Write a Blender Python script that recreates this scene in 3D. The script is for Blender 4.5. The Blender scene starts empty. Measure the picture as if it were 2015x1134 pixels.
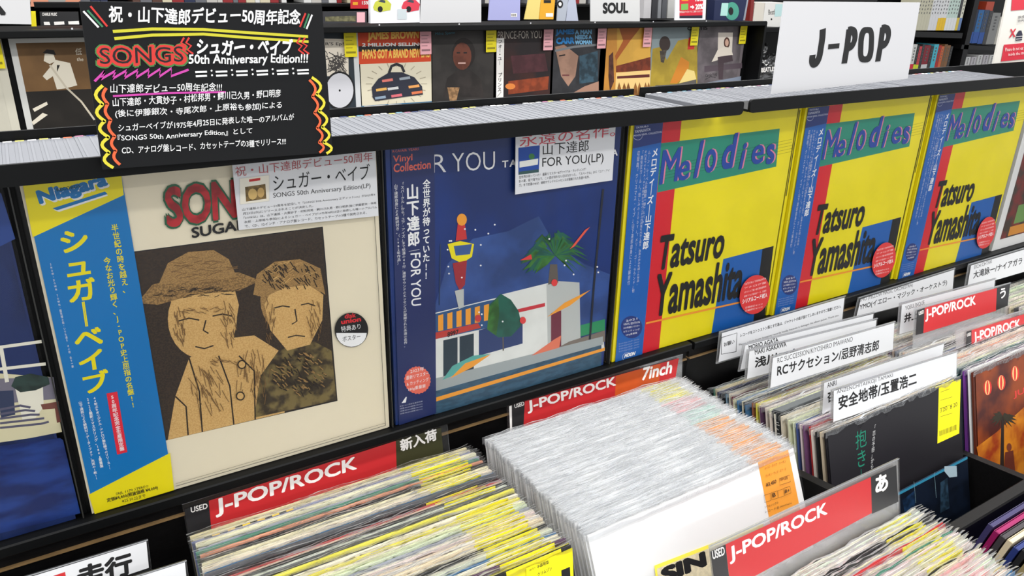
import bpy, math, random
from mathutils import Vector, Matrix
random.seed(7)
C = bpy.context.scene.collection
sc = bpy.context.scene
# ------------------------------------------------------------------ camera
CAM = Vector((0.01243774, -0.74241609, 0.50475461))
RR = Matrix(((0.84812607, -0.52926905, 0.02358904), (-0.18108182, -0.33144224, -0.92593489), (0.49788708, 0.78103797, -0.37694581)))
FPX = 1518.54
cd = bpy.data.cameras.new('camera'); cam = bpy.data.objects.new('camera', cd); C.objects.link(cam)
cd.sensor_width = 36; cd.lens = 36 * FPX / 2015; cd.clip_start = 0.02
rx, ry, rz = RR[0], RR[1], RR[2]
cam.matrix_world = Matrix(((rx[0], -ry[0], -rz[0], CAM[0]), (rx[1], -ry[1], -rz[1], CAM[1]), (rx[2], -ry[2], -rz[2], CAM[2]), (0, 0, 0, 1)))
sc.camera = cam
# ------------------------------------------------------------------ view, world, lights
sc.view_settings.view_transform = 'Standard'; sc.view_settings.look = 'None'
sc.view_settings.gamma = 1; sc.view_settings.use_curve_mapping = False
sc.view_settings.exposure = 0.0
sc.cycles.transparent_max_bounces = 32; sc.cycles.max_bounces = 8
w = bpy.data.worlds.new('world'); sc.world = w; w.use_nodes = True
w.node_tree.nodes['Background'].inputs[0].default_value = (0.95, 0.97, 1.0, 1)
w.node_tree.nodes['Background'].inputs[1].default_value = 0.84
def ceiling_lamp(x, y, e, rot=0):
    l = bpy.data.lights.new('ceiling_tube_light', 'AREA'); l.shape = 'RECTANGLE'; l.size = 1.2; l.size_y = 0.16
    l.energy = e; l.color = (1, 0.985, 0.95)
    o = bpy.data.objects.new('ceiling_tube_light', l); C.objects.link(o); o.location = (x, y, 1.75); o.rotation_euler = (0, 0, rot)
for yy, ee in ((-3.2, 14), (-1.7, 12), (-0.25, 30), (1.4, 14), (3.0, 14)):
    for xx in (-1.2, 0.5, 2.2, 3.9):
        ceiling_lamp(xx, yy, ee)
# ------------------------------------------------------------------ helpers
def s2l(c):
    c /= 255.0
    return c / 12.92 if c <= 0.04045 else ((c + 0.055) / 1.055) ** 2.4
_m = {}
def M(col, rough=0.5, spec=0.4, noise=0.0, nscale=40.0, metal=0.0, streak=None, col2=None):
    key = (tuple(col), rough, spec, noise, nscale, metal, streak, col2)
    if key in _m: return _m[key]
    m = bpy.data.materials.new('print_%d_%d_%d' % tuple(col)); m.use_nodes = True
    nt = m.node_tree; b = nt.nodes['Principled BSDF']
    rgb = tuple(s2l(c) for c in col) + (1,)
    b.inputs['Base Color'].default_value = rgb
    b.inputs['Roughness'].default_value = rough; b.inputs['Specular IOR Level'].default_value = spec
    b.inputs['Metallic'].default_value = metal
    if noise or col2:
        tc = nt.nodes.new('ShaderNodeTexCoord'); mp = nt.nodes.new('ShaderNodeMapping')
        n = nt.nodes.new('ShaderNodeTexNoise'); n.inputs['Scale'].default_value = nscale; n.inputs['Detail'].default_value = 5
        if streak: mp.inputs['Scale'].default_value = streak
        nt.links.new(tc.outputs['Object'], mp.inputs[0]); nt.links.new(mp.outputs[0], n.inputs['Vector'])
        r = nt.nodes.new('ShaderNodeValToRGB')
        c2 = tuple(s2l(c) for c in col2) + (1,) if col2 else tuple(max(0, v * (1 - noise)) for v in rgb[:3]) + (1,)
        r.color_ramp.elements[0].position = 0.42; r.color_ramp.elements[0].color = c2
        r.color_ramp.elements[1].position = 0.58; r.color_ramp.elements[1].color = rgb
        nt.links.new(n.outputs['Fac'], r.inputs[0]); nt.links.new(r.outputs[0], b.inputs['Base Color'])
    _m[key] = m
    return m
def film(name, base=0.05, gain=1.2, bump=0.35, bscale=60, rough=0.12, milk=0.0, tint=(1, 1, 1)):
    """clear poly bag / acrylic: transparent film with fresnel gloss and crinkle bump"""
    m = bpy.data.materials.new(name); m.use_nodes = True; nt = m.node_tree; nt.nodes.clear()
    out = nt.nodes.new('ShaderNodeOutputMaterial'); mix = nt.nodes.new('ShaderNodeMixShader')
    tr = nt.nodes.new('ShaderNodeBsdfTransparent'); tr.inputs[0].default_value = tint + (1,)
    gl = nt.nodes.new('ShaderNodeBsdfGlossy'); gl.inputs['Roughness'].default_value = rough
    df = nt.nodes.new('ShaderNodeBsdfDiffuse'); df.inputs[0].default_value = (0.9, 0.92, 0.95, 1)
    mx2 = nt.nodes.new('ShaderNodeMixShader'); mx2.inputs[0].default_value = milk
    fr = nt.nodes.new('ShaderNodeFresnel'); fr.inputs[0].default_value = 1.45
    ma = nt.nodes.new('ShaderNodeMath'); ma.operation = 'MULTIPLY_ADD'; ma.inputs[1].default_value = gain; ma.inputs[2].default_value = base; ma.use_clamp = True
    nt.links.new(fr.outputs[0], ma.inputs[0]); nt.links.new(ma.outputs[0], mix.inputs[0])
    tl = nt.nodes.new('ShaderNodeBsdfTranslucent'); tl.inputs[0].default_value = (0.9, 0.92, 0.95, 1)
    ad = nt.nodes.new('ShaderNodeMixShader'); ad.inputs[0].default_value = 0.5; nt.links.new(df.outputs[0], ad.inputs[1]); nt.links.new(tl.outputs[0], ad.inputs[2])
    nt.links.new(gl.outputs[0], mx2.inputs[1]); nt.links.new(ad.outputs[0], mx2.inputs[2])
    nt.links.new(tr.outputs[0], mix.inputs[1]); nt.links.new(mx2.outputs[0], mix.inputs[2]); nt.links.new(mix.outputs[0], out.inputs[0])
    if bump:
        tc = nt.nodes.new('ShaderNodeTexCoord'); n = nt.nodes.new('ShaderNodeTexNoise'); n.inputs['Scale'].default_value = bscale; n.inputs['Detail'].default_value = 4
        n.inputs['Distortion'].default_value = 1.5
        bp = nt.nodes.new('ShaderNodeBump'); bp.inputs['Strength'].default_value = bump; bp.inputs['Distance'].default_value = 0.004
        nt.links.new(tc.outputs['Object'], n.inputs['Vector']); nt.links.new(n.outputs['Fac'], bp.inputs['Height'])
        nt.links.new(bp.outputs[0], gl.inputs['Normal']); nt.links.new(bp.outputs[0], fr.inputs['Normal'])
    return m
FILM = film('clear_sleeve_film', base=0.0, gain=0.4, bump=0.25, bscale=14, rough=0.16)
CRINKLE = film('crinkled_bag_film', base=0.02, gain=0.9, bump=1.0, bscale=60, rough=0.10, milk=0.3)
ACRYL = film('acrylic_plate', base=0.04, gain=0.7, bump=0, rough=0.08, milk=0.3)
CASE = M((118, 120, 126), 0.5, 0.3)
BLACK = M((9, 10, 11), 0.5, 0.18)
WOODBLK = M((16, 15, 16), 0.45, 0.22, noise=0.5, nscale=60, streak=(1, 12, 12))
WHITE = M((240, 240, 240), 0.5)
PAPER = M((214, 215, 218), 0.6)
INK = M((22, 22, 24), 0.6)
YTAG = M((240, 228, 20), 0.5)
RED = M((214, 40, 46), 0.45)

class Frame:
    def __init__(s, o, u=(1, 0, 0), v=(0, 0, 1)):
        s.o = Vector(o); s.u = Vector(u).normalized(); s.v = Vector(v).normalized(); s.n = s.u.cross(s.v).normalized()
    def mat(s):
        u, v, n, o = s.u, s.v, s.n, s.o
        return Matrix(((u[0], v[0], n[0], o[0]), (u[1], v[1], n[1], o[1]), (u[2], v[2], n[2], o[2]), (0, 0, 0, 1)))
    def at(s, p):
        """photo measurement -> (u, v) on this plane"""
        d = RR.transposed() @ Vector(((p[0] - 1007.5) / FPX, (p[1] - 567) / FPX, 1.0))
        q = CAM + d * ((s.o - CAM).dot(s.n) / d.dot(s.n)) - s.o
        return (q.dot(s.u), q.dot(s.v))
def lean(x, y, z, deg):
    """plane through (x,y,z) at its base, top leaning away by deg"""
    a = math.radians(deg)
    return Frame((x, y, z), (1, 0, 0), (0, math.sin(a), math.cos(a)))

def mesh_obj(name, verts, faces, mats, idx=None, parent=None, smooth=False):
    me = bpy.data.meshes.new(name); me.from_pydata(verts, [], faces)
    for m in (mats if isinstance(mats, (list, tuple)) else [mats]): me.materials.append(m)
    if idx: me.polygons.foreach_set('material_index', idx)
    if smooth: me.polygons.foreach_set('use_smooth', [True] * len(faces))
    me.update()
    o = bpy.data.objects.new(name, me); C.objects.link(o)
    if parent: o.parent = parent
    return o
def root(name, label, cat, fr, group=None):
    o = bpy.data.objects.new(name, None); C.objects.link(o); o.empty_display_size = 0.02
    o.matrix_world = fr.mat() if isinstance(fr, Frame) else Matrix.Translation(fr)
    o['label'] = label; o['category'] = cat
    if group: o['group'] = group
    return o
def tag(o, label, cat, group=None):
    o['label'] = label; o['category'] = cat
    if group: o['group'] = group
    return o
BF = [(0, 3, 2, 1), (4, 5, 6, 7), (0, 1, 5, 4), (1, 2, 6, 5), (2, 3, 7, 6), (3, 0, 4, 7)]
class MB:
    def __init__(s): s.v = []; s.f = []; s.i = []; s.m = []
    def mi(s, m):
        if m not in s.m: s.m.append(m)
        return s.m.index(m)
    def box(s, x0, x1, y0, y1, z0, z1, m):
        n = len(s.v); s.v += [(x0, y0, z0), (x1, y0, z0), (x1, y1, z0), (x0, y1, z0), (x0, y0, z1), (x1, y0, z1), (x1, y1, z1), (x0, y1, z1)]
        for f in BF: s.f.append(tuple(n + k for k in f)); s.i.append(s.mi(m))
        return s
    def quadbox(s, q, n0, n1, m):
        """q: four (u,v) corners, extruded from n0 to n1"""
        n = len(s.v); s.v += [(a, b, n0) for a, b in q] + [(a, b, n1) for a, b in q]
        k = len(q)
        s.f.append(tuple(n + j for j in reversed(range(k)))); s.f.append(tuple(n + k + j for j in range(k))); s.i += [s.mi(m)] * 2
        for j in range(k): s.f.append((n + j, n + (j + 1) % k, n + k + (j + 1) % k, n + k + j)); s.i.append(s.mi(m))
        return s
    def rbox(s, x0, x1, y0, y1, z0, z1, m, r=0.002):
        """box with chamfered long top and bottom edges (profile in y,z)"""
        pr = [(y0 + r, z0), (y1 - r, z0), (y1, z0 + r), (y1, z1 - r), (y1 - r, z1), (y0 + r, z1), (y0, z1 - r), (y0, z0 + r)]
        n = len(s.v); s.v += [(x0, a, b) for a, b in pr] + [(x1, a, b) for a, b in pr]
        s.f.append(tuple(n + j for j in reversed(range(8)))); s.f.append(tuple(n + 8 + j for j in range(8))); s.i += [s.mi(m)] * 2
        for j in range(8): s.f.append((n + j, n + (j + 1) % 8, n + 8 + (j + 1) % 8, n + 8 + j)); s.i.append(s.mi(m))
        return s
    def build(s, name, parent=None, smooth=False):
        return mesh_obj(name, s.v, s.f, s.m, s.i, parent, smooth)

_tc = {}
def text_mesh(body, bold0=0.0, vertical=False, shear=0.0, spacing=1.0, line=1.0, align='LEFT', res=3):
    bold = bold0 if bold0 < 0.01 else 0.0
    key = (body, bold0, vertical, shear, spacing, line, align, res)
    if key in _tc: return _tc[key]
    c = bpy.data.curves.new('lettering', 'FONT')
    if vertical:
        body = '\n'.join(body.replace('ー', '｜').replace('(', '︵').replace(')', '︶')); align = 'CENTER'
    c.body = body; c.offset = bold; c.shear = shear; c.space_character = spacing; c.space_line = line; c.align_x = align
    c.resolution_u = res; c.fill_mode = 'BOTH'
    o = bpy.data.objects.new('lettering', c)
    me = bpy.data.meshes.new_from_object(o)
    v = [(p.co.x, p.co.y) for p in me.vertices]; f = [tuple(p.vertices) for p in me.polygons]
    bpy.data.objects.remove(o); bpy.data.curves.remove(c); bpy.data.meshes.remove(me)
    if bold0 >= 0.01:   # heavier weight: shifted copies of the outline, which never fold over
        k = 8 if len(body) < 12 else 4; V = []; F = []
        for j in range(k):
            a = 2 * math.pi * (j + .5) / k; nn = len(V)
            V += [(p + bold0 * math.cos(a), q + bold0 * math.sin(a), j) for p, q in v]; F += [tuple(nn + t for t in g) for g in f]
        v, f = V, F
    if v and len(v[0]) == 2: v = [(p, q, 0) for p, q in v]
    if v:
        x0 = min(a[0] for a in v); x1 = max(a[0] for a in v); y0 = min(a[1] for a in v); y1 = max(a[1] for a in v)
        v = [((a - x0) / max(1e-6, x1 - x0), (b - y0) / max(1e-6, y1 - y0), j) for a, b, j in v]
    _tc[key] = (v, f)
    return v, f
class Print:
    """flat print on a plane: layered polygons and lettering, one mesh, real sub-millimetre offsets"""
    def __init__(s, fr, n0=0.0003, dn=0.000008):
        s.fr = fr; s.n = n0; s.dn = dn; s.v = []; s.f = []; s.i = []; s.m = []
    def mi(s, m):
        if m not in s.m: s.m.append(m)
        return s.m.index(m)
    def up(s): s.n += s.dn; return s.n
    def uv(s, pts, m):
        z = s.up(); n = len(s.v); s.v += [(a, b, z) for a, b in pts]
        ar = sum(pts[k][0] * pts[(k + 1) % len(pts)][1] - pts[(k + 1) % len(pts)][0] * pts[k][1] for k in range(len(pts)))
        idx = list(range(n, n + len(pts)))
        if ar < 0: idx.reverse()
        s.f.append(tuple(idx)); s.i.append(s.mi(m)); return s
    def px(s, pts, m): return s.uv([s.fr.at(p) for p in pts], m)
    def rect(s, u0, u1, v0, v1, m): return s.uv([(u0, v0), (u1, v0), (u1, v1), (u0, v1)], m)
    def ell(s, cx, cy, a, b, m, k=28, px=True, scal=0, rot=0):
        pts = []
        for j in range(k):
            t = 2 * math.pi * j / k; q = 1 + (scal if j % 2 else 0)
            ex, ey = a * q * math.cos(t), b * q * math.sin(t)
            pts.append((cx + ex * math.cos(rot) - ey * math.sin(rot), cy + ex * math.sin(rot) + ey * math.cos(rot)))
        return s.px(pts, m) if px else s.uv(pts, m)
    def stroke(s, pts, wd, m, px=True):
        """polyline of width wd (world metres)"""
        P = [Vector(s.fr.at(p)) if px else Vector(p) for p in pts]; z = s.up(); mi = s.mi(m); L = []; R = []
        for k, p in enumerate(P):
            d = (P[min(k + 1, len(P) - 1)] - P[max(k - 1, 0)]).normalized(); nn = Vector((-d[1], d[0])) * wd / 2
            L.append(p + nn); R.append(p - nn)
        n = len(s.v)
        for a, b in zip(L, R): s.v += [(a[0], a[1], z), (b[0], b[1], z)]
        for k in range(len(P) - 1): s.f.append((n + 2 * k, n + 2 * k + 1, n + 2 * k + 3, n + 2 * k + 2)); s.i.append(mi)
        return s
    def text(s, body, bl, br, tl, m, px=True, bold=0.0, vertical=False, shear=0.0, spacing=1.0, line=1.0, align='LEFT', wob=0, res=3, skip=None):
        v, f = text_mesh(body, bold, vertical, shear, spacing, line, align, res)
        if px: bl, br, tl = s.fr.at(bl), s.fr.at(br), s.fr.at(tl)
        bl, br, tl = Vector(bl), Vector(br), Vector(tl); e1 = br - bl; e2 = tl - bl; z = s.up(); n = len(s.v); mi = s.mi(m)
        dz = max(5e-6, s.dn * .2)
        for a, b, j in v:
            if wob:
                b = b + wob * 1.2 * math.sin(a * 13) + wob * math.sin(a * 29 + 1)
            q = bl + e1 * a + e2 * b; s.v.append((q[0], q[1], z + j * dz))
        if v: s.n += v[-1][2] * dz
        for t in f: s.f.append(tuple(n + k for k in t)); s.i.append(mi)
        return s
    def vtext(s, body, top, bot, wpx, m, bold=0.02, **k):
        """vertical column of characters from photo point top to bot (centre line), wpx wide"""
        t, b = s.fr.at(top), s.fr.at(bot); l = Vector(t) - Vector(b); wd = Vector(s.fr.at((top[0] + wpx, top[1]))) - Vector(t)
        wd = Vector((wd.length, 0)); B = Vector(b)
        return s.text(body, B - wd / 2, B + wd / 2, B - wd / 2 + l, m, px=False, vertical=True, bold=bold, **k)
    def build(s, name, parent): return mesh_obj(name, s.v, s.f, s.m, s.i, parent)
def struct(o): o['kind'] = 'structure'; return o

# ------------------------------------------------------------------ room shell
struct(MB().box(-3, 12, -3, 7, -1.0, -0.95, M((120, 118, 114), 0.35, noise=0.15, nscale=6)).build('floor'))
struct(MB().box(-3, 12, 5.2, 5.3, -0.95, 2.2, M((60, 58, 58), 0.7, noise=0.2, nscale=4)).build('wall_back'))

# ------------------------------------------------------------------ display units with record bins
def unit(x0, x1, label, zr, divs, sl, ztop=0.0):
    t = root('record_browser_unit', label, 'shelf unit', (x0, 0, -0.95))
    inv = Matrix.Translation((-x0, 0, 0.95))
    def part(mb, nm):
        o = mb.build(nm, t); o.matrix_parent_inverse = inv; return o
    part(MB().box(x0, x1, 0.0065, 0.0115, -0.03, 0.345, BLACK), 'back_panel')
    part(MB().rbox(x0, x1, -0.012, 0.0065, -0.013, -0.0005, BLACK, 0.0015), 'ledge')
    part(MB().box(x0, x1, -0.002, 0.0065, -0.029, -0.013, WOODBLK), 'apron')
    part(MB().box(x0, x1, -0.005, 0.0065, -0.0315, -0.029, M((150, 120, 80), 0.5, noise=0.2, nscale=30)), 'wood_edge_strip')
    part(MB().box(x0, x1, 0.0, 0.0065, -0.42, -0.0315, WOODBLK), 'bin_back_board')
    # top tray: rail with rounded ends, floor and back
    r = MB(); xa, xb = x0 + 0.003, x1 - 0.003
    z0, z1 = 0.3445 + ztop, 0.3615 + ztop
    pr = []
    for k in range(5):
        a = math.pi / 2 * k / 4; pr.append((xb - 0.004 + 0.004 * math.sin(a), z1 - 0.004 + 0.004 * math.cos(a)))
    for k in range(5):
        a = math.pi / 2 * k / 4; pr.append((xb - 0.006 + 0.006 * math.cos(a), z0 + 0.006 - 0.006 * math.sin(a)))
    for k in range(5):
        a = math.pi / 2 * k / 4; pr.append((xa + 0.006 - 0.006 * math.sin(a), z0 + 0.006 - 0.006 * math.cos(a)))
    for k in range(5):
        a = math.pi / 2 * k / 4; pr.append((xa + 0.004 - 0.004 * math.cos(a), z1 - 0.004 + 0.004 * math.sin(a)))
    n = len(pr)
    r.v = [(a, -0.052, b) for a, b in pr] + [(a, -0.048, b) for a, b in pr]
    r.f = [tuple(range(n))[::-1], tuple(range(n, 2 * n))] + [(j, (j + 1) % n, n + (j + 1) % n, n + j) for j in range(n)]
    r.m = [BLACK]; r.i = [0] * len(r.f)
    part(r, 'front_rail')
    part(MB().box(x0 + .004, x1 - .004, -0.048, 0.16, z0, z0 + 0.003, BLACK) if False else MB().box(x0 + .004, x1 - .004, -0.048, 0.006, z0 + 0.001, z0 + 0.004, BLACK), 'tray_lip')
    part(MB().box(x0 + .004, x1 - .004, 0.0125, 0.165, 0.2115, 0.2155, BLACK), 'tray_floor')
    part(MB().box(x0 + .004, x1 - .004, 0.161, 0.165, 0.2155, 0.350 + ztop, BLACK), 'tray_back')
    for dx in divs:
        m = MB(); y0, y1 = 0.0, -0.345
        za, zb = zr - 0.25 * sl + 0.0, zr + 0.095 * sl
        n = [(dx - .007, y1, -.5), (dx + .007, y1, -.5), (dx + .007, y0, -.5), (dx - .007, y0, -.5), (dx - .007, y1, zb), (dx + .007, y1, zb), (dx + .007, y0, za), (dx - .007, y0, za)]
        m.v = n; m.f = list(BF); m.m = [WOODBLK]; m.i = [0] * 6
        part(m, 'bin_divider')
    part(MB().rbox(x0, x1, -0.363, -0.345, zr - 0.10, zr + 0.012, WOODBLK, 0.002), 'front_board')
    m = MB(); m.v = [(x0, -.345, -.372), (x1, -.345, -.372), (x1, 0, -.40), (x0, 0, -.40), (x0, -.345, -.36), (x1, -.345, -.36), (x1, 0, -.39), (x0, 0, -.39)]
    m.f = list(BF); m.m = [BLACK]; m.i = [0] * 6; part(m, 'bin_floor')
    part(MB().box(x0, x1, -0.68, -0.363, -0.46, -0.45, BLACK), 'lower_bin_floor')
    part(MB().box(x0, x1, -0.72, 0.012, -0.95, -0.47, WOODBLK), 'cabinet_base')
    return t
unit(-0.72, 0.800, 'black record browser unit on the left carrying the dark blue and cream records', -0.088, (-0.30, 0.058, 0.408, 0.79), 0.13)
unit(0.806, 2.45, 'black record browser unit on the right carrying the three yellow records', -0.18, (1.180, 1.56, 1.94, 2.3), 0.10, 0.001)

# ------------------------------------------------------------------ record sleeves (clear bags)
def sleeve_mesh(seed, mat, wd=0.321, amp=0.0020, nseg=26):
    rnd = random.Random(seed); v = []; f = []
    prof = [(0.0, 0), (0.15, 0), (0.298, 0), (0.309, 0), (0.3155, .0004), (0.3180, .0014), (0.3190, .0030)]
    ph = [rnd.uniform(0, 6.28) for _ in range(6)]
    for side in (0, 1):
        base = len(v)
        for j, (y, cz) in enumerate(prof):
            k = max(0, (y - 0.290) / 0.03)
            for i in range(nseg + 1):
                x = wd * i / nseg - (wd - 0.315) / 2
                wv = amp * k * k * (.5 * math.sin(x * (50 + 40 * ph[4] / 6) + ph[0]) + .6 * math.sin(x * (150 + 90 * ph[5] / 6) + ph[1]) + rnd.uniform(-.4, .4))
                yy = y + (0.0012 * k * (math.sin(x * 60 + ph[3]) + rnd.uniform(-.45, .45)) if j >= len(prof) - 2 else 0)
                if side: z = 0.0008 + abs(wv) * .7 + cz
                else: z = (-0.0038 - abs(wv) * .4) if j < 4 else (-0.0034, -.0014, .0016)[j - 4] + wv; yy += .0006 if j >= 4 else 0
                v.append((x, yy, z))
        for j in range(len(prof) - 1):
            for i in range(nseg):
                a = base + j * (nseg + 1) + i
                f.append((a, a + 1, a + nseg + 2, a + nseg + 1))
    me = bpy.data.meshes.new('sleeve'); me.from_pydata(v, [], f); me.materials.append(mat); me.materials.append(FILM)
    for p in me.polygons:
        if max(v[k][1] for k in p.vertices) < 0.3105: p.material_index = 1
    me.polygons.foreach_set('use_smooth', [True] * len(f)); me.update()
    return me
CRINKLE_W = film('milky_bag_film', base=0.24, gain=1.0, bump=1.0, bscale=50, rough=0.10, milk=0.7)
CRINKLE_D = film('half_milky_bag_film', base=0.20, gain=1.0, bump=1.0, bscale=60, rough=0.10, milk=0.55)  # clear film with a moderate white share, for silver-white flap tops
SLEEVES = {'A': [sleeve_mesh(s, CRINKLE) for s in range(6)], 'B': [sleeve_mesh(s + 10, CRINKLE_W) for s in range(6)], 'D': [sleeve_mesh(s + 20, CRINKLE_D) for s in range(6)]}
_jk = {}
def jacket_mesh(col, th=0.0032, H=0.315, inner=(225, 222, 214)):
    if th > 0.005: inner = col
    key = (tuple(col), th, H)
    if key in _jk: return _jk[key]
    b = MB(); m = M(col, 0.5); t = 0.0005; W = 0.315
    b.box(0, W, 0, H, -t, 0, m); b.box(0, W, 0, H, -th, -th + t, m); b.box(0, t, 0, H, -th + t, -t, m); b.box(t, W, 0, t, -th + t, -t, m)
    b.box(0.004, W - 0.003, t, H - (0.0003 if min(col) > 230 else 0.002), -th + t + 0.0003, -t - 0.0003, M(inner, 0.7))
    me = bpy.data.meshes.new('jacket'); me.from_pydata(b.v, [], b.f)
    for mm in b.m: me.materials.append(mm)
    me.polygons.foreach_set('material_index', b.i); me.update(); _jk[key] = me
    return me
_tg = {}
def tag_mesh(col, u0=0.236, u1=0.300, H=0.315, h=0.105):
    key = (tuple(col), u0, u1)
    if key in _tg: return _tg[key]
    b = MB(); b.box(u0, u1, H - h, H + 0.0005, 0.0001, 0.0004, M(col, 0.5))
    me = bpy.data.meshes.new('price_tag'); me.from_pydata(b.v, [], b.f); me.materials.append(b.m[0]); me.update(); _tg[key] = me
    return me
def link(name, me, parent, loc=(0, 0, 0)):
    o = bpy.data.objects.new(name, me); C.objects.link(o); o.parent = parent; o.location = loc; return o
ORD = ['', 'second ', 'third ', 'fourth ', 'fifth ', 'sixth ', 'seventh ', 'eighth ', 'ninth ', 'tenth ', '11th ', '12th ', '13th ', '14th ', '15th ', '16th ', '17th ', '18th ', '19th ', '20th ',
       '21st ', '22nd ', '23rd ', '24th ', '25th ', '26th ', '27th ', '28th ', '29th ', '30th ', '31st ', '32nd ', '33rd ', '34th ', '35th ', '36th ', '37th ', '38th ', '39th ', '40th ', '41st ', '42nd ', '43rd ', '44th ', '45th ']
def nth(k):
    k += 1
    if k == 1: return 'frontmost'
    suf = 'th' if 10 <= k % 100 <= 20 else {1: 'st', 2: 'nd', 3: 'rd'}.get(k % 10, 'th')
    return {2: 'second', 3: 'third', 4: 'fourth', 5: 'fifth', 6: 'sixth'}.get(k, '%d%s' % (k, suf)) + ' from the front'
def colname(c):
    r, g, b = c; mx, mn = max(c), min(c)
    if mx < 70: return 'black'
    if mx - mn < 26: return 'white' if mn > 205 else 'pale grey' if mn > 150 else 'grey'
    if r >= g >= b: return ('cream' if mn > 150 else 'orange' if r - g > 60 and g > 90 else 'yellow' if g > 170 and b < 130 else 'red' if r - g > 80 else 'brown') if not (r > 225 and g > 200 and b > 150) else 'cream'
    if r >= b > g: return 'pink' if mn > 120 else 'purple'
    if b >= r > g: return 'purple'
    if b >= g: return 'pale blue' if mx > 170 else 'blue'
    return 'green'
def stack(x, ys, zs, ls, cols, tags, where, group, xj=0.002, zj=0.0022, th=None, H=0.315, name='vinyl_record', sl='A', tagpos=(0.236, 0.300), tagh=0.105):
    """row of bagged records; ys, zs, ls = (back, front) of top y, top z, lean"""
    n = len(cols); out = []
    for k in range(n):
        t = k / max(1, n - 1); rnd = random
        y = ys[0] + (ys[1] - ys[0]) * t; z = zs[0] + (zs[1] - zs[0]) * t + rnd.uniform(-zj, zj) * (0 if k == n - 1 else 1)
        a = ls[0] + (ls[1] - ls[0]) * t ** 1.5; ar = math.radians(a)
        xx = x + (rnd.uniform(-xj, xj) if k < n - 1 else 0)
        fr = lean(xx, y - H * math.sin(ar), z - H * math.cos(ar), a)
        c = cols[k]; tg = tags[k]
        lab = '%s record%s, %s %s' % (colname(c), (' with ' + tg[1] + ' tag') if tg else ' without tag', nth(n - 1 - k), where)
        r = root(name, lab, 'record', fr, group)
        tk = th[k] if th else 0.0032
        link('jacket', jacket_mesh(c, tk, H), r)
        if sl: link('plastic_sleeve', SLEEVES[sl][rnd.randrange(6)], r, (0, H - 0.315, 0))
        if tg: link('price_tag', tag_mesh(tg[0], tagpos[0], tagpos[1], 0.315, tagh), r, (-abs(rnd.gauss(0, .007)) if k < n - 1 else 0, 0, 0))
        out.append((r, fr))
    return out
Y = ((240, 228, 20), 'yellow'); PK = ((238, 178, 178), 'pink'); MT = ((188, 222, 208), 'mint'); OR = ((245, 165, 60), 'orange')
pal = [(214, 200, 160), (232, 226, 205), (120, 130, 175), (60, 62, 60), (222, 196, 178), (150, 90, 60), (90, 60, 90), (225, 160, 130), (206, 190, 165), (230, 222, 90), (225, 225, 220), (70, 90, 150), (60, 120, 170), (90, 92, 96),
       (200, 60, 60), (226, 222, 214), (35, 36, 40), (160, 165, 180), (236, 230, 215), (120, 80, 120), (80, 140, 120)]
def pick(n, seed, wht=0.45, black=0.08):
    r = random.Random(seed); o = []
    for _ in range(n):
        q = r.random()
        o.append((232 - r.randrange(20), 228 - r.randrange(20), 215 - r.randrange(30)) if q < wht else (30, 31, 34) if q < wht + black else pal[r.randrange(len(pal))])
    return o
# stack A: new arrivals
nA = 44; cA = pick(nA, 3, 0.35); cA[-1] = (28, 28, 30); cA[0] = (214, 204, 165); cA[1] = (222, 216, 190); cA[24] = (232, 222, 90); cA[38] = (60, 120, 170)
gA = [Y] * nA; gA[20] = None; gA[21] = None; gA[14] = None
A = stack(0.080, (-0.052, -0.262), (-0.024, -0.016), (14, 19), cA, gA, 'of the new arrivals row', 'bagged used records below the cream record', tagpos=(0.240, 0.303))
for k_, (r_, f_) in enumerate(A[2:3]):
    b_ = MB()
    for j_ in range(12): b_.box(.012 + .0075 * j_, .0195 + .0075 * j_, .3150, .3156, -.0030, -.0002, M((236, 190, 30) if j_ % 2 else (24, 24, 26)))
    b_.build('striped_edge', r_)
# stack B: white sleeves
nB = 70; cB = [(238, 238, 238)] * nB
gB = [Y] * 16 + [PK] * 10 + [MT] * 9 + [OR] * 35
B = stack(0.424, (-0.050, -0.252), (-0.024, -0.024), (14, 25), cB, gB, 'of the 7inch row', 'white sleeved records behind the 7inch sign', th=[0.0022] * nB, xj=0.003, zj=0.0016, tagpos=(0.252, 0.305), tagh=0.08, sl='B')
# stack C: front right
nC = 42; cC = pick(nC, 11, 0.62); cC[6] = (200, 55, 60)
gC = [Y] * 13 + [PK] * 20 + [MT] * 9
Cs = stack(0.505, (-0.374, -0.590), (-0.063, -0.080), (12, 20), cC, gC, 'of the hiragana sign row', 'bagged used records at the bottom edge', tagpos=(0.236, 0.303))
# stack D
nD = 34; cD = pick(nD, 5, 0.42, 0.25); cD[-1] = (24, 22, 26); cD[3] = (40, 45, 90); cD[5] = (130, 160, 180); cD[7] = (110, 40, 60); cD[12] = (70, 120, 160); cD[29] = (185, 40, 40)
gD = [None if random.random() < .5 else Y for _ in range(nD)]; gD[-1] = Y
ysD = (-0.018, -0.2235)
D = stack(0.847, ysD, (-0.088, -0.055), (13, 17), cD, gD, 'of the name card row', 'bagged records with white name cards', tagpos=(0.254, 0.303), zj=0.003, xj=0.004, sl='D')
# stack E
nE = 36; cE = pick(nE, 8, 0.5); cE[-1] = (96, 40, 24); cE[-2] = (240, 240, 240); cE[-3] = (120, 60, 150); cE[-4] = (60, 70, 90); cE[-5] = (20, 100, 100)
gE = [None if random.random() < .6 else Y for _ in range(nE)]; gE[-1] = None
E_ = stack(1.200, (-0.018, -0.226), (-0.088, -0.056), (13, 16), cE, gE, 'behind the palm cover', 'bagged records around the right red signs', tagpos=(0.254, 0.303), sl='D')
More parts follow.
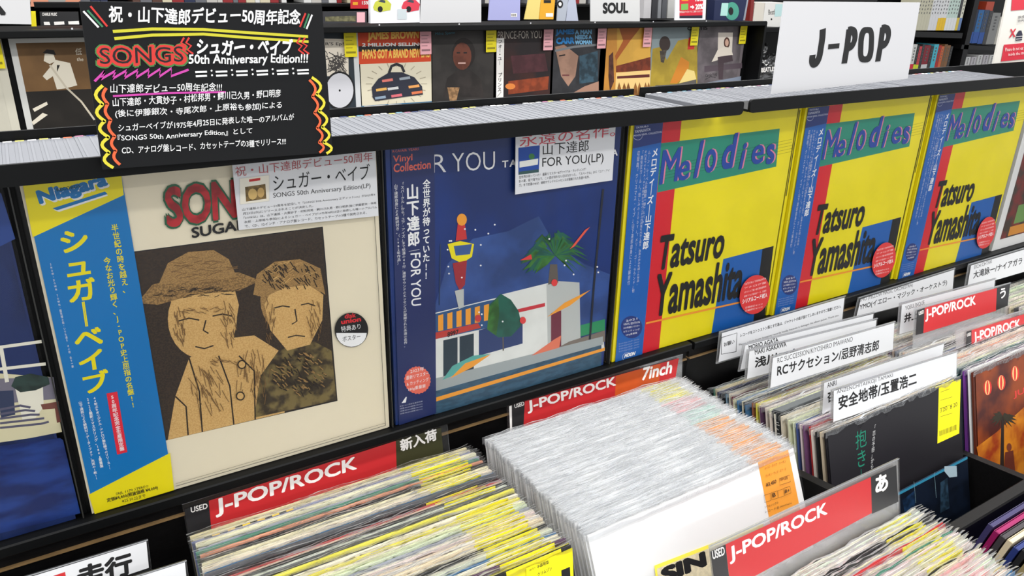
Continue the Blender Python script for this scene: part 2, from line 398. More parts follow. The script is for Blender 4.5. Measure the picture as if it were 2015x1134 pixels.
# stack further right
nH = 22; stack(1.580, (-0.018, -0.18), (-0.085, -0.06), (13, 16), pick(nH, 9, 0.7), [None] * nH, 'of the far right row', 'bagged records at the right edge')
# stack G lower left
nG = 16; stack(-0.292, (-0.075, -0.20), (-0.040, -0.035), (14, 18), pick(nG, 19, 0.6), [None] * nG, 'of the lower left row', 'bagged records in the lower left corner')
# stack F leaning forward, lower right
nF = 12; cF = [(56, 50, 90), (140, 20, 84), (60, 56, 60), (205, 190, 160), (35, 50, 110), (30, 30, 34), (150, 135, 95), (40, 40, 60), (120, 40, 60), (200, 200, 190), (60, 70, 70), (30, 30, 30)]
stack(0.952, (-0.405, -0.50), (-0.125, -0.150), (-12, -14), cF, [None] * nF, 'of the leaning corner row', 'records leaning in the lower right corner', sl=False, th=[0.0065] * nF)

# ------------------------------------------------------------------ records on display
YEL = M((238, 222, 18), 0.42); NAVY = M((30, 52, 120), 0.42); MBLUE = M((24, 96, 176), 0.42); MRED = M((214, 30, 44), 0.42); GRN = M((34, 140, 116), 0.42)
PINKM = M((226, 130, 160), 0.45); CREAM = M((232, 222, 196), 0.5); SKYB = M((0, 116, 184), 0.42); DISC = M((18, 18, 20), 0.4)
def display_sleeve(r, w_=0.315, h=0.3405, n=0.0034, wave=0.0008, seed=0, x0=-0.003):
    rnd = random.Random(seed); v = []; f = []; nx, ny = 14, 14
    p = [rnd.uniform(0, 6.28) for _ in range(4)]
    for j in range(ny + 1):
        for i in range(nx + 1):
            x = x0 + (w_ + 0.006) * i / nx; y = -0.0 + h * j / ny
            v.append((x, y, n + wave * (math.sin(x * 31 + y * 17 + p[0]) + .5 * math.sin(y * 53 - x * 22 + p[1]))))
    for j in range(ny):
        for i in range(nx): a = j * (nx + 1) + i; f.append((a, a + 1, a + nx + 2, a + nx + 1))
    o = mesh_obj('plastic_sleeve', v, f, FILM, None, r, True); return o
def display(name, label, x, jcol, n=1, th=0.006, h=0.338, wd=0.315):
    fr = Frame((x, 0, 0)); r = root(name, label, 'record', fr, 'records displayed in the front rack')
    b = MB(); c = M(jcol, 0.5); t = 0.0006
    b.box(0, wd, 0, h, -t, 0, c).box(0, wd, 0, h, -th, -th + t, c).box(0, t, 0, h, -th + t, -t, c).box(t, wd, 0, t, -th + t, -t, c)
    b.box(0.003, wd - 0.002, t, h - 0.002, -th + 0.001, -0.001, M((225, 222, 214), 0.7)); b.build('jacket', r)
    return fr, r
def logo_moon(p, c, s=1.0):
    pass
# ---- SONGS
fr, r = display('vinyl_record', 'cream record with a sepia picture and a blue and yellow paper strip', 0.0, (232, 222, 196))
P = Print(fr)
P.px([(40, 360), (738, 290), (766, 840), (181, 1011)], CREAM)
P.px([(255, 496), (635, 446), (664, 789), (322, 868)], INK)
P.px([(257, 498), (633, 448), (662, 787), (324, 866)], M((206, 164, 98), 0.6))
SEP = M((62, 48, 36), 0.65, noise=0.35, nscale=700, col2=(44, 36, 30)); TAN = M((214, 176, 112), 0.6, noise=0.12, nscale=700, col2=(200, 158, 96)); TAN2 = M((178, 140, 84), 0.6, noise=0.3, nscale=700, streak=(1, 4, 1), col2=(132, 102, 62))
P.px([(257, 498), (633, 448), (662, 787), (324, 866)], SEP)
# two plain seated figures in sepia, one in a wide hat
P.px([(330, 866), (345, 780), (372, 705), (430, 668), (500, 660), (548, 690), (556, 760), (560, 812)], TAN)
P.px([(500, 822), (512, 740), (548, 690), (610, 668), (652, 690), (662, 787)], M((120, 104, 62), 0.65, noise=0.5, nscale=70, col2=(58, 48, 34)))
P.ell(398, 628, 68, 78, TAN); P.px([(330, 560), (345, 640), (400, 706), (455, 690), (470, 600), (455, 545)], TAN)
P.px([(270, 596), (300, 560), (380, 540), (470, 536), (512, 552), (470, 572), (380, 580), (310, 600)], M((164, 128, 76), 0.6, noise=0.4, nscale=600, col2=(120, 92, 56)))
P.px([(312, 560), (330, 518), (370, 496), (420, 492), (450, 510), (466, 545), (390, 556)], TAN2)
P.ell(572, 590, 60, 70, TAN2); P.px([(520, 600), (532, 650), (565, 690), (610, 678), (634, 630), (636, 580), (600, 556), (540, 560)], TAN)
P.px([(498, 580), (505, 540), (540, 515), (590, 510), (630, 528), (640, 580), (610, 560), (560, 566), (520, 585)], TAN2)
DK = M((44, 34, 26), 0.6)
for pts in ([(350, 632), (372, 626), (392, 630)], [(418, 622), (438, 618), (456, 622)], [(384, 682), (402, 686), (420, 680)], [(405, 630), (400, 650), (410, 656)],
            [(540, 606), (556, 602), (570, 604)], [(592, 600), (606, 597), (620, 602)], [(566, 664), (582, 660), (600, 662)], [(580, 608), (584, 632), (574, 638)],
            [(430, 700), (452, 760), (460, 836)], [(372, 705), (392, 770), (398, 850)], [(470, 700), (500, 730), (502, 826)], [(345, 780), (366, 800), (370, 856)]):
    P.stroke(pts, 0.0014, DK)
rh = random.Random(8)
def hatch(cx, cy, a, b, n, ang, ln, m_, wd=.0006):
    for _ in range(n):
        t, q = rh.uniform(0, 6.28), math.sqrt(rh.random()); x, y = cx + a * q * math.cos(t), cy + b * q * math.sin(t); g = ang + rh.uniform(-.35, .35); l = ln * rh.uniform(.5, 1.2)
        P.stroke([(x - l * math.cos(g), y - l * math.sin(g)), (x, y + rh.uniform(-1.5, 1.5)), (x + l * math.cos(g), y + l * math.sin(g))], wd, m_)
MD = M((120, 90, 54), .6); P.dn = .000003
hatch(400, 535, 66, 30, 40, -.15, 12, MD); hatch(390, 575, 95, 10, 40, -.15, 9, DK); hatch(572, 545, 56, 26, 60, .9, 7, DK, .0009); hatch(572, 535, 52, 22, 30, -.5, 8, TAN)
hatch(355, 640, 14, 50, 26, 1.4, 10, MD); hatch(450, 640, 14, 55, 30, 1.3, 9, MD); hatch(410, 770, 40, 46, 40, 1.2, 14, MD); hatch(500, 745, 40, 50, 40, 1.5, 14, MD)
hatch(528, 630, 12, 44, 24, 1.5, 8, MD); hatch(618, 630, 14, 44, 26, 1.4, 8, MD); hatch(590, 735, 55, 40, 80, .8, 6, DK, .0012); hatch(590, 735, 55, 40, 60, .6, 5, TAN2, .0010); hatch(395, 610, 40, 6, 14, 0, 8, MD)
hatch(430, 712, 40, 6, 12, .3, 8, MD); P.dn = .000008
for q in ((475, 716), (472, 778)): P.ell(q[0], q[1], 9, 9, DK, 14); P.ell(q[0], q[1], 6.5, 6.5, TAN, 14)
# title
P.text('SONGS', (324, 452), (548, 420), (318, 364), M((30, 92, 62), 0.5), bold=0.075, spacing=.95)
P.text('SONGS', (328, 448), (544, 416), (322, 368), M((186, 40, 48), 0.5, noise=0.5, nscale=90), bold=0.035, spacing=.95)
P.text('SUGAR BABE', (377, 468), (566, 436), (375, 447), INK, bold=0.03)
P.stroke([(729, 300), (757, 836)], 0.0005, INK); P.stroke([(345, 955), (757, 836)], 0.0005, INK); P.stroke([(345, 950), (757, 831)], 0.0004, M((120, 110, 90)))
P.build('cover_print', r)
P = Print(fr, 0.0018)
P.px([(44, 360), (238, 342), (342, 963), (186, 1010)], SKYB)
P.px([(44, 360), (238, 342), (243, 383), (64, 466)], YEL); P.px([(174, 972), (334, 890), (342, 963), (186, 1010)], YEL)
P.text('Niagara', (83, 412), (218, 374), (72, 378), WHITE, bold=0.07)
P.text('Niagara', (80, 409), (215, 371), (69, 375), SKYB, bold=0.06)
P.px([(105, 412), (206, 378), (212, 384), (116, 416)], WHITE); P.px([(103, 409), (206, 376), (211, 381), (112, 413)], SKYB)
P.text('RECORDS', (112, 376), (158, 368), (110, 370), M((20, 70, 60)), bold=0.02)
P.vtext('シュガーベイブ', (143, 452), (190, 770), 60, YEL, bold=0.035)
P.vtext('半世紀の時を越え、', (224, 440), (248, 575), 14, YEL); P.vtext('今なおJ-POPに光り輝く、J-POP史上屈指の名盤!!'.replace('J-POPに', ''), (209, 505), (262, 800), 14, YEL)
P.vtext('SHOW・DOWN TOWN・蜃気楼の街・いつも通り その他 全十一曲', (99, 517), (143, 722), 5, WHITE, bold=0.0, res=1)
P.px([(209, 773), (230, 769), (250, 888), (230, 893)], M((224, 40, 60))); P.vtext('50周年記念完全生産限定盤', (220, 777), (240, 885), 10, WHITE)
P.vtext('44年ぶりオリジナル・アナログ盤仕様でのリリース!!', (185, 780), (216, 922), 7, WHITE, res=1)
P.vtext('2025最新リマスタリング。180g重量盤', (172, 782), (200, 918), 7, WHITE, res=1)
P.vtext('山下達郎による解説付+データ+フォト、充実の1枚!!', (157, 788), (190, 942), 7, WHITE, res=1)
P.text('SRJL 1170 STEREO', (228, 974), (292, 958), (227, 968), INK, res=1)
P.text('定価¥4,400(税抜価格 ¥4,000)', (211, 988), (311, 962), (209, 979), INK, bold=.02, res=1)
P.text('※25.10.22まで', (240, 988), (286, 977), (239, 981), INK, res=1)
P.build('paper_strip', r)['label'] = 'blue and yellow paper strip'
P = Print(fr, 0.0024)
P.ell(690, 648, 33, 34, INK, 36); 
P.px([(690 + 30 * math.cos(a), 654 + 27 * math.sin(a)) for a in [math.pi * k / 12 for k in range(13)]], WHITE)
P.text('disk', (677, 626), (699, 623), (676, 617), M((220, 40, 50)), bold=.03); P.text('union', (670, 637), (709, 631), (669, 628), M((220, 40, 50)), bold=.04)
P.text('特典あり', (670, 652), (708, 646), (669, 641), WHITE); P.text('ポスター', (673, 671), (708, 665), (672, 661), INK)
P.build('round_sticker', r)['label'] = 'black and white round sticker'
display_sleeve(r, seed=1)
# ---- FOR YOU
fr, r = display('vinyl_record', 'dark blue record with a night street picture and palm tree', 0.3253, (20, 56, 120))
P = Print(fr)
SKYN = M((16, 52, 124), 0.42, noise=0.35, nscale=9, streak=(1, .5, 1)); P.rect(0, 0.315, 0, 0.338, SKYN)
HAZE = M((52, 84, 150), 0.42, noise=0.4, nscale=14)
P.px([(850, 620), (880, 520), (930, 470), (1000, 455), (1060, 425), (1090, 480), (1150, 520), (1200, 540), (1190, 640), (860, 640)], HAZE)
LOTG = M((60, 100, 96)); PINKY = M((222, 60, 60)); WB = M((226, 228, 222), 0.5, noise=0.06, nscale=30); GB = M((186, 190, 186)); ORG = M((240, 160, 50)); TEAL = M((90, 170, 160)); ROAD = M((56, 92, 116), 0.5, noise=0.3, nscale=60, streak=(1, 3, 1)); BR = M((96, 88, 80))
P.px([(855, 800), (855, 616), (985, 584), (985, 580), (1095, 553), (1140, 556), (1142, 668), (1185, 655), (1190, 690)], WB)
P.px([(1075, 560), (1095, 553), (1140, 556), (1142, 690), (1078, 705)], GB)
P.px([(855, 618), (960, 592), (985, 588), (985, 640), (855, 668)], M((44, 84, 130)))
for k in range(7): P.px([(862 + 18 * k, 652 - 4 * k), (872 + 18 * k, 650 - 4 * k), (872 + 18 * k, 618 - 4 * k), (862 + 18 * k, 621 - 4 * k)], ORG)
P.px([(855, 655), (940, 636), (946, 645), (855, 668)], M((190, 60, 50)))
P.px([(872, 790), (872, 670), (932, 656), (932, 776)], M((36, 54, 66))); P.px([(900, 783), (900, 664), (904, 663), (904, 782)], WB)
P.text('8997', (880, 664), (902, 658), (880, 654), INK, bold=.03)
P.px([(942, 700), (942, 650), (1028, 626), (1028, 676)], M((40, 60, 110))); P.px([(1084, 690), (1084, 616), (1104, 611), (1104, 684)], M((110, 40, 60)))
P.px([(1012, 610), (1072, 596), (1072, 603), (1012, 617)], M((200, 50, 60)))
P.px([(1142, 640), (1190, 628), (1190, 650), (1142, 662)], M((40, 140, 90))); P.px([(1030, 720), (1190, 672), (1190, 650), (1120, 672)], M((120, 110, 100)))
P.px([(855, 770), (1183, 678), (1183, 719), (855, 820)], ROAD); P.px([(858, 782), (1190, 684), (1189, 690), (858, 790)], ORG) 
P.px([(855, 722), (1185, 650), (1185, 684), (855, 776)], M((150, 160, 162), 0.5, noise=.1, nscale=40)) if False else P.px([(855, 745), (1186, 662), (1186, 678), (855, 770)], M((160, 168, 168)))
P.px([(870, 748), (890, 720), (930, 700), (965, 696), (930, 712), (900, 735)], TEAL); P.px([(885, 745), (915, 715), (966, 697), (930, 722)], ORG)
P.px([(1045, 700), (1090, 668), (1104, 660), (1100, 684)], M((225, 120, 90))); P.px([(1076, 624), (1110, 596), (1162, 570), (1120, 602)], ORG)
GR1 = M((60, 120, 50), .5, noise=.5, nscale=60); GR2 = M((30, 96, 80), .5, noise=.3, nscale=50)
P.stroke([(990, 690), (989, 640)], .002, BR)
P.px([(960, 650), (962, 600), (985, 578), (1005, 590), (1020, 612), (1026, 640), (1005, 662), (980, 664)], GR2); P.px([(958, 648), (962, 604), (980, 586), (982, 620), (976, 660)], GR1)
rndp = random.Random(4)
P.px([(1078, 700 - 140), (1082, 520), (1096, 520), (1098, 556)], BR)
for k in range(46):
    a = math.radians(-35 + 250 * k / 45 + rndp.uniform(-4, 4)); L = 62 + rndp.uniform(-16, 8); cx, cy = 1092, 500
    ex, ey = cx + L * math.cos(a), cy - L * math.sin(a) * .8 + 16; mx_, my_ = cx + .5 * L * math.cos(a), cy - .62 * L * math.sin(a) - 6
    P.px([(cx, cy + 3), (mx_ - 5, my_ - 3), (ex, ey), (mx_ + 5, my_ + 9)], (GR1, GR2, M((40, 110, 60)))[k % 3])
P.stroke([(1186, 372), (1168, 560), (1160, 668)], .0034, M((30, 36, 50)))
# sign tower, plain shapes
P.stroke([(866, 480), (864, 600)], .0012, M((40, 60, 90)))
P.px([(880, 480), (905, 474), (932, 480), (928, 505), (908, 518), (888, 508)], YEL); P.px([(892, 484), (928, 480), (924, 500), (896, 503)], M((60, 90, 150)))
P.px([(896, 474), (918, 470), (914, 440), (900, 440)], M((200, 50, 50))); P.ell(908, 432, 10, 12, ORG, 12); P.px([(890, 518), (918, 512), (914, 560), (904, 572), (896, 556)], M((160, 40, 50))); P.px([(894, 572), (912, 568), (912, 604), (902, 608)], GB)
for k in range(22): P.ell(rndp.uniform(870, 1180), rndp.uniform(440, 640), 1.8, 1.8, WHITE, 8)
for q, c in (((1090, 556), PINKY), ((1028, 630), PINKY), ((940, 626), M((200, 60, 60)))): P.ell(q[0], q[1], 6, 7, c, 14)
P.px([(1120, 490), (1150, 452), (1160, 446), (1130, 484)], M((225, 90, 70))); P.px([(1022, 512), (1044, 500), (1046, 510)], PINKY)
P.text('FO', (786, 344), (842, 340), (786, 306), WHITE, bold=-0.008); P.text('R', (850, 340), (877, 338), (850, 304), WHITE, bold=-0.008); P.text('YOU', (889, 338), (973, 333), (888, 301), WHITE, bold=-0.008)
P.text('TATSURO YAMASHITA', (987, 330), (1214, 306), (987, 316), WHITE, bold=0.03, spacing=1.3)
P.build('cover_print', r)
P = Print(fr, 0.0018); OB = M((30, 44, 96), 0.42)
P.px([(768, 291), (853, 283), (857, 812), (784, 836)], OB)
CO = M((228, 108, 90))
P.text('RCA/AIR YEARS', (771, 300), (823, 295), (771, 295), CO, res=1); P.text('Vinyl', (772, 323), (810, 319), (772, 306), CO, bold=.02); P.text('Collection', (773, 339), (846, 331), (773, 322), CO, bold=.02)
P.vtext('全世界が待っていた!!', (838, 352), (837, 548), 15, WHITE, bold=.03); P.vtext('山下達郎', (810, 362), (813, 484), 25, WHITE, bold=.03)
P.stroke([(824, 490), (803, 494)], .0004, WHITE)
v_, f_ = text_mesh('FOR YOU', 0.0)
a_, b_ = fr.at((808, 498)), fr.at((812, 602))
P.text('FOR YOU', (806, 498), (808, 602), (826, 496), WHITE, bold=.01)
P.vtext('「スパークル」から「ユア・アイズ」まで怒濤の40分。達郎サウンドのエッセンスが凝縮された永遠の名作。', (790, 358), (797, 682), 7, WHITE, bold=0, res=1)
P.vtext('山下達郎自身による解説付き。（1982年作品）', (777, 362), (784, 520), 7, WHITE, bold=0, res=1)
P.ell(820, 747, 25, 26, CO, 48, scal=.06)
P.text('2023年', (806, 734), (833, 728), (806, 726), WHITE, res=1); P.text('最新リマスター', (798, 747), (842, 737), (798, 739), WHITE, res=1); P.text('& カッティング', (799, 759), (842, 749), (799, 751), WHITE, res=1); P.text('180g重量盤', (802, 770), (836, 762), (802, 762), WHITE, res=1)
P.px([(789, 792), (797, 780), (799, 780), (797, 791)], WHITE)
for k in range(4): P.text('BVJL 90 / 完全生産限定盤' if k == 0 else '定価 ¥4,400(税抜 ¥4,000)', (786, 800 + 5 * k), (830, 790 + 5 * k), (786, 797 + 5 * k), M((190, 195, 210)), res=1)
P.build('paper_strip', r)['label'] = 'navy paper strip with white writing'
display_sleeve(r, seed=2)
# ---- three yellow records share one cover
fr0 = Frame((0.6556, 0, 0))
C1 = Print(fr0); FY = M((240, 224, 16), .42, noise=0.04, nscale=20)
C1.rect(0, 0.315, 0, 0.338, FY)
U = fr0.at
C1.px([(1303, 240), (1341, 236), (1296, 690), (1262, 700)], MRED)
C1.px([(1300, 282), (1534, 253), (1527, 328), (1293, 379)], GRN)
for k in range(5): C1.stroke([(1296, 322 + 6 * k + 8), (1558, 272 + 6 * k + 2)], .0003, INK)
C1.px([(1423, 510), (1522, 484), (1504, 626), (1399, 660)], MBLUE); C1.px([(1500, 490), (1522, 484), (1504, 626), (1482, 632)], INK)
L = ['M', 'e', 'l', 'o', 'd', 'i', 'e', 's']
pos = [((1296, 364), (1332, 356), (1304, 296)), ((1331, 359), (1354, 352), (1336, 320)), ((1363, 352), (1370, 350), (1378, 277)), ((1384, 343), (1406, 337), (1388, 296)),
       ((1416, 336), (1440, 330), (1428, 266)), ((1452, 334), (1459, 332), (1463, 282)), ((1476, 326), (1500, 320), (1480, 288)), ((1506, 325), (1522, 320), (1508, 286))]
for dx, dy, mt in ((3.2, -1, PINKM), (0, 0, M((28, 70, 160)))):
    for ch, (bl, br, tl) in zip(L, pos):
        C1.text(ch, (bl[0] + dx, bl[1] + dy), (br[0] + dx, br[1] + dy), (tl[0] + dx, tl[1] + dy), mt, bold=.015 if ch in 'Meo' else .03)
C1.text('Tatsuro', (1290, 534), (1420, 507), (1300, 464), INK, bold=.03); C1.text('Yamashita', (1284, 626), (1456, 585), (1293, 540), INK, bold=.03)
C1.stroke([(1270, 636), (1476, 590)], .0030, M((240, 150, 50)))
C1.build_name = 'cover_print'
C2 = Print(fr0, 0.0018)
C2.px([(1247, 246), (1303, 240), (1262, 700), (1209, 712)], MBLUE); C2.px([(1247, 246), (1303, 240), (1299, 280), (1243, 292)], NAVY)
LB = M((200, 205, 225))
C2.text('TATSURO', (1249, 253), (1274, 250), (1250, 249), LB, res=1, bold=.03); C2.text('YAMASHITA', (1246, 262), (1278, 257), (1247, 256), LB, res=1, bold=.03); C2.text('MOON VINYL COLLECTION', (1245, 269), (1300, 261), (1245, 265), LB, res=1, bold=.02)
C2.stroke([(1253 + 9 * math.cos(a), 267 + 8 * math.sin(a)) for a in [math.pi * k / 8 for k in range(9)]], .0005, LB)
C2.vtext('メロディーズ｜山下達郎', (1288, 292), (1268, 490), 12, WHITE, bold=.03)
for k, tx in enumerate(('ムーン・レーベル移籍第一弾アルバム。', 'それまでのRCA/AIR時代からサウンドの方向性を大きく変え、自身の歩みを綴った作品。', '「高気圧ガール」「悲しみのJODY」「メリー・ゴー・ラウンド」他', '収録曲「クリスマス・イブ」山下達郎自身による解説付')):
    C2.vtext(tx, (1276 - 7 * k, 296), (1262 - 9 * k, (446, 560, 575, 560)[k]), 5, LB, bold=0, res=1)
C2.ell(1241, 643, 21, 22, NAVY, 30)
for k, tx in enumerate(('2021', 'VINYL EDITION', '2021年最新リマスター', '&カッティング', '180g重量盤')): C2.text(tx, (1225 + (5 if k in (0, 4) else 0), 633 + 7 * k), (1257 - (5 if k in (0, 4) else 0), 628 + 7 * k), (1225 + (5 if k in (0, 4) else 0), 629 + 7 * k), WHITE, res=1)
for k in range(4): C2.text('ワーナーミュージック・ジャパン', (1216, 678 + 5 * k), (1256, 668 + 5 * k), (1216, 675 + 5 * k), LB, res=1)
C2.text('MOON', (1226, 704), (1247, 698), (1228, 696), WHITE, bold=.07); C2.stroke([(1233 + 10 * math.cos(a), 702 + 9 * math.sin(a)) for a in [math.pi * (.5 + k / 6) for k in range(9)]], .0004, WHITE)
C3 = Print(fr0, 0.0046); c3x, c3y = 1481, 578
C3.px([(c3x + 30 * math.cos(a) * 1.0, c3y + 38 * math.sin(a) - 6 * math.cos(a)) for a in [2 * math.pi * k / 36 for k in range(36)]], M((206, 52, 52), .4))
for k, tx in enumerate(('TATSURO YAMASHITA', 'アナログ盤', '3タイトルご購入者応募抽選特典', '豪華アナログ盤収納ケース、当選用')): C3.text(tx, (1460, 565 + 8 * k - 5), (1503, 556 + 8 * k - 8), (1460, 561 + 8 * k - 5), M((240, 200, 200)), res=1)
C3.text('シリアルコード封入', (1456, 597), (1505, 583), (1457, 587), WHITE, bold=.02)
for k in range(2): C3.text('応募締切 8.10.10', (1462, 606 + 6 * k), (1496, 598 + 6 * k), (1462, 602 + 6 * k), M((240, 200, 200)), res=1)
base = None
for k, (x, lb) in enumerate(((0.6556, 'yellow record with green title band, nearest of the three alike'), (0.9873, 'yellow record with green title band, middle of the three alike'), (1.3227, 'yellow record with green title band, farthest right of the three alike'))):
    fr, r = display('vinyl_record', lb, x, (236, 218, 22), h=0.338)
    # spine lettering
    if k == 0:
        a = C1.build('cover_print', r); b = C2.build('paper_strip', r); c = C3.build('round_sticker', r); b['label'] = 'blue paper strip'; c['label'] = 'red round sticker'
        base = (a, b, c)
    else:
        for o in base: q = o.copy(); C.objects.link(q); q.parent = r
    sp = MB()  # inner spine of the neighbouring copy filed behind, seen to the left
    sp.box(-0.0075, -0.0012, 0.0, 0.336, -0.006, -0.0045, YEL)
    sp.box(-0.0068, -0.0052, 0.20, 0.33, -0.0045, -0.0043, INK)
    sp.build('second_copy_spine', r)
    display_sleeve(r, seed=3 + k)
# ---- blue pool record, far left
fr, r = display('vinyl_record', 'dark blue record with a night swimming pool picture, cut by the left edge', -0.3285, (26, 44, 96), wd=0.314)
P = Print(fr)
P.rect(0, 0.312, 0, 0.338, M((24, 44, 96), .42, noise=.4, nscale=14, streak=(2, .6, 1)))
P.px([(-60, 400), (2, 380), (30, 470), (-30, 500)], M((40, 70, 140)))
DKC = M((222, 214, 176), .5, noise=.08, nscale=20); WT = M((236, 232, 214), .5)
P.px([(-200, 800), (-200, 760), (0, 735), (100, 742), (122, 850), (60, 862), (-200, 900)], DKC)
P.px([(-200, 905), (58, 870), (118, 862), (124, 866), (158, 1010), (-200, 1100)], M((34, 66, 140), .35, noise=.45, nscale=16, streak=(1, 3, 1), col2=(24, 42, 100)))
P.px([(-100, 760), (0, 745), (105, 742), (112, 785), (0, 800), (-100, 815)], M((120, 116, 130)))
P.px([(0, 795), (112, 785), (120, 830), (60, 850), (0, 852)], DKC)
for a, b in (((-120, 700), (82, 672)), ((-120, 740), (90, 716))): P.stroke([a, b], .003, WT)
for q in ((0, 690), (8, 760)),: P.stroke([(2, 685), (14, 752)], .003, WT)
P.px([(30, 765), (84, 752), (86, 800), (70, 822), (44, 826)], WT); P.px([(22, 760), (30, 742), (60, 735), (95, 742), (98, 756), (70, 768), (40, 772)], M((44, 66, 60), .6, noise=.5, nscale=80))
P.px([(-6, 770), (26, 768), (30, 816), (2, 822)], M((50, 60, 90))); P.px([(80, 796), (115, 790), (120, 830), (112, 832), (108, 804), (84, 806)], M((120, 70, 60)))
for k in range(5): P.stroke([(0, 806 + 9 * k), (40 + 10 * k, 798 + 9 * k), (60 + 9 * k, 802 + 7 * k)], .0022, M((90, 88, 110)))
P.build('cover_print', r); display_sleeve(r, seed=9, w_=.314)
# ---- right edge record in white border
fr, r = display('vinyl_record', 'record with a red and brown cover in a white border, cut by the right edge', 1.652, (228, 228, 226))
P = Print(fr)
P.rect(0.022, 0.31, 0.022, 0.32, M((120, 40, 36), .45, noise=.5, nscale=30, col2=(60, 50, 40))); P.rect(0.06, 0.1, 0.05, 0.09, M((110, 150, 80))); P.rect(0.05, 0.12, 0.025, 0.045, M((210, 140, 50))); P.rect(0.10, 0.31, 0.16, 0.3, M((150, 60, 44), .45, noise=.5, nscale=60))
P.build('cover_print', r); display_sleeve(r, seed=10)
# dark strips added to stand for the black gaps between the records
for k, x in enumerate((-0.0085, 0.3195, 0.648)):
    o = MB().box(x, x + .0012, -0.004, 0.006, 0.0005, 0.3405, M((46, 46, 44), .3)).box(x, x + .004, 0.004, 0.006, 0.0005, 0.3405, BLACK).build('gap_strip')
    tag(o, ('thin dark strip filling the gap left of the cream record', 'thin dark strip filling the gap between the cream and dark blue records', 'thin dark strip filling the gap right of the dark blue record')[k], 'gap strip', 'dark strips in the gaps between displayed records')

# ------------------------------------------------------------------ white cards hung over the display records
def plate(name, label, cat, fr, quad, m=PAPER, th=0.0008, group=None, part='card'):
    """thin card with four photo-measured corners bl br tr tl"""
    q = [Vector(fr.at(p)) for p in quad]; u0, v0 = q[0]
    f2 = Frame(fr.o + fr.u * u0 + fr.v * v0, fr.u, fr.v)
    r = root(name, label, cat, f2, group)
    MB().quadbox([(a[0] - u0, a[1] - v0) for a in q], -th, 0, m).build(part, r)
    return r, Print(f2, 0.0002)
f = Frame((0, -0.008, 0))
r, P = plate('price_card', 'white printed card above the sepia picture of the cream record', 'card', f, [(470, 453), (745, 425), (738, 290), (456, 316)])
P.text('祝・山下達郎デビュー50周年', (464, 348), (733, 317), (462, 328), M((176, 84, 88)))
P.text('シュガー・ベイブ', (538, 376), (727, 352), (537, 344), INK)
P.text('SONGS 50th Anniversary Edition(LP)', (538, 392), (729, 372), (537, 380), M((60, 60, 62)))
for k, tx in enumerate(('山下達郎のデビュー50周年を記念して『SONGS 50th Anniversary エディットion』が2025年4', '月23日(水)にリリースされることが決定した。', '『SONGS』は、山下達郎・大貫妙子・村松邦男・鰐川己久男・野口明彦(後に伊藤銀次・寺尾', '次郎・上原裕も参加)によるシュガー・ベイブが1975年4月25日に発表した唯一のアルバム', 'で、CD、12インチ・アナログ盤レコード、カセットテープの3種で発売される。')):
    f_ = (1, .53, 1, 1, .92)[k]; x0, y0 = 477 + k * 1.2, 416 + k * 8.2
    P.text(tx, (x0, y0), (x0 + 261 * f_, y0 - 30 * f_), (x0 - .5, y0 - 6), M((60, 60, 62)), res=1)
P.px([(472, 403), (530, 396), (530, 344), (471, 351)], M((206, 204, 198))); P.px([(473, 402), (529, 395), (529, 345), (472, 352)], M((228, 222, 206)))
P.px([(484, 397), (524, 391), (522, 362), (482, 368)], M((128, 104, 62), .6, noise=.5, nscale=150)); P.px([(490, 358), (512, 355), (512, 350), (490, 353)], M((190, 50, 50)))
P.ell(497, 382, 9, 11, M((200, 168, 104)), 12); P.ell(513, 379, 7, 10, M((190, 156, 96)), 12)
P.build('card_print', r)
r, P = plate('price_card', 'white printed card over the top right of the dark blue record', 'card', f, [(1014, 383), (1205, 355), (1212, 240), (1015, 258)])
P.text('永遠の名作。', (1022, 290), (1210, 268), (1022, 266), M((196, 70, 84)))
P.text('山下達郎', (1068, 306), (1158, 298), (1068, 282), INK); P.text('FOR YOU(LP)', (1067, 334), (1187, 323), (1067, 311), INK)
P.px([(1020, 344), (1060, 339), (1062, 286), (1020, 291)], M((30, 70, 150))); P.px([(1022, 330), (1058, 324), (1059, 312), (1022, 318)], M((214, 216, 210))); P.px([(1021, 344), (1060, 339), (1060, 333), (1021, 338)], M((50, 80, 80))); P.ell(1046, 308, 6, 6, M((60, 120, 70)), 10)
for k, tx in enumerate(('全世界が待っていた！ 最新リマスター&ヴァイナル・カッティング！', 'あの夏、街で海で山で、この音が流れない日はなかった。「スパークル」から「ユア・アイ', 'ズ」まで怒濤の40分。達郎サウンドのエッセンスが凝縮された永遠の名作。')):
    f_ = (.74, 1, .78)[k]; P.text(tx, (1021, 352 + k * 8), (1021 + 178 * f_, 352 + k * 8 - 22 * f_), (1021, 346 + k * 8), M((60, 60, 62)), res=1)
P.build('card_print', r)

# ------------------------------------------------------------------ black hand-written board
f = Frame((0, -0.062, 0))
r, P = plate('notice_board', 'black handwritten board with coloured pens, standing in front of the rail', 'sign', f, [(202, 334), (655, 300), (633, 8), (156, 3)], M((22, 23, 25), .6, .2), 0.003, part='board')
WH = M((245, 245, 245), .5); LIME = M((206, 200, 50)); REDP = M((214, 56, 50)); GRP = M((70, 130, 66)); MAG = M((206, 70, 170)); ORP = M((234, 104, 60)); YP = M((226, 214, 60))
for a, b, m_ in (((164, 22), (194, 54), WH), ((172, 20), (202, 53), M((60, 130, 90))), ((178, 12), (211, 52), REDP)): P.stroke([a, b], .0014, m_)
for a, b, m_ in (((601, 26), (590, 53), REDP), ((608, 27), (598, 55), M((60, 130, 90))), ((614, 29), (603, 57), WH)): P.stroke([a, b], .0014, m_)
P.text('祝・山下達郎デビュー50周年記念', (214, 46), (590, 48), (214, 12), WH, bold=.03, wob=.04)
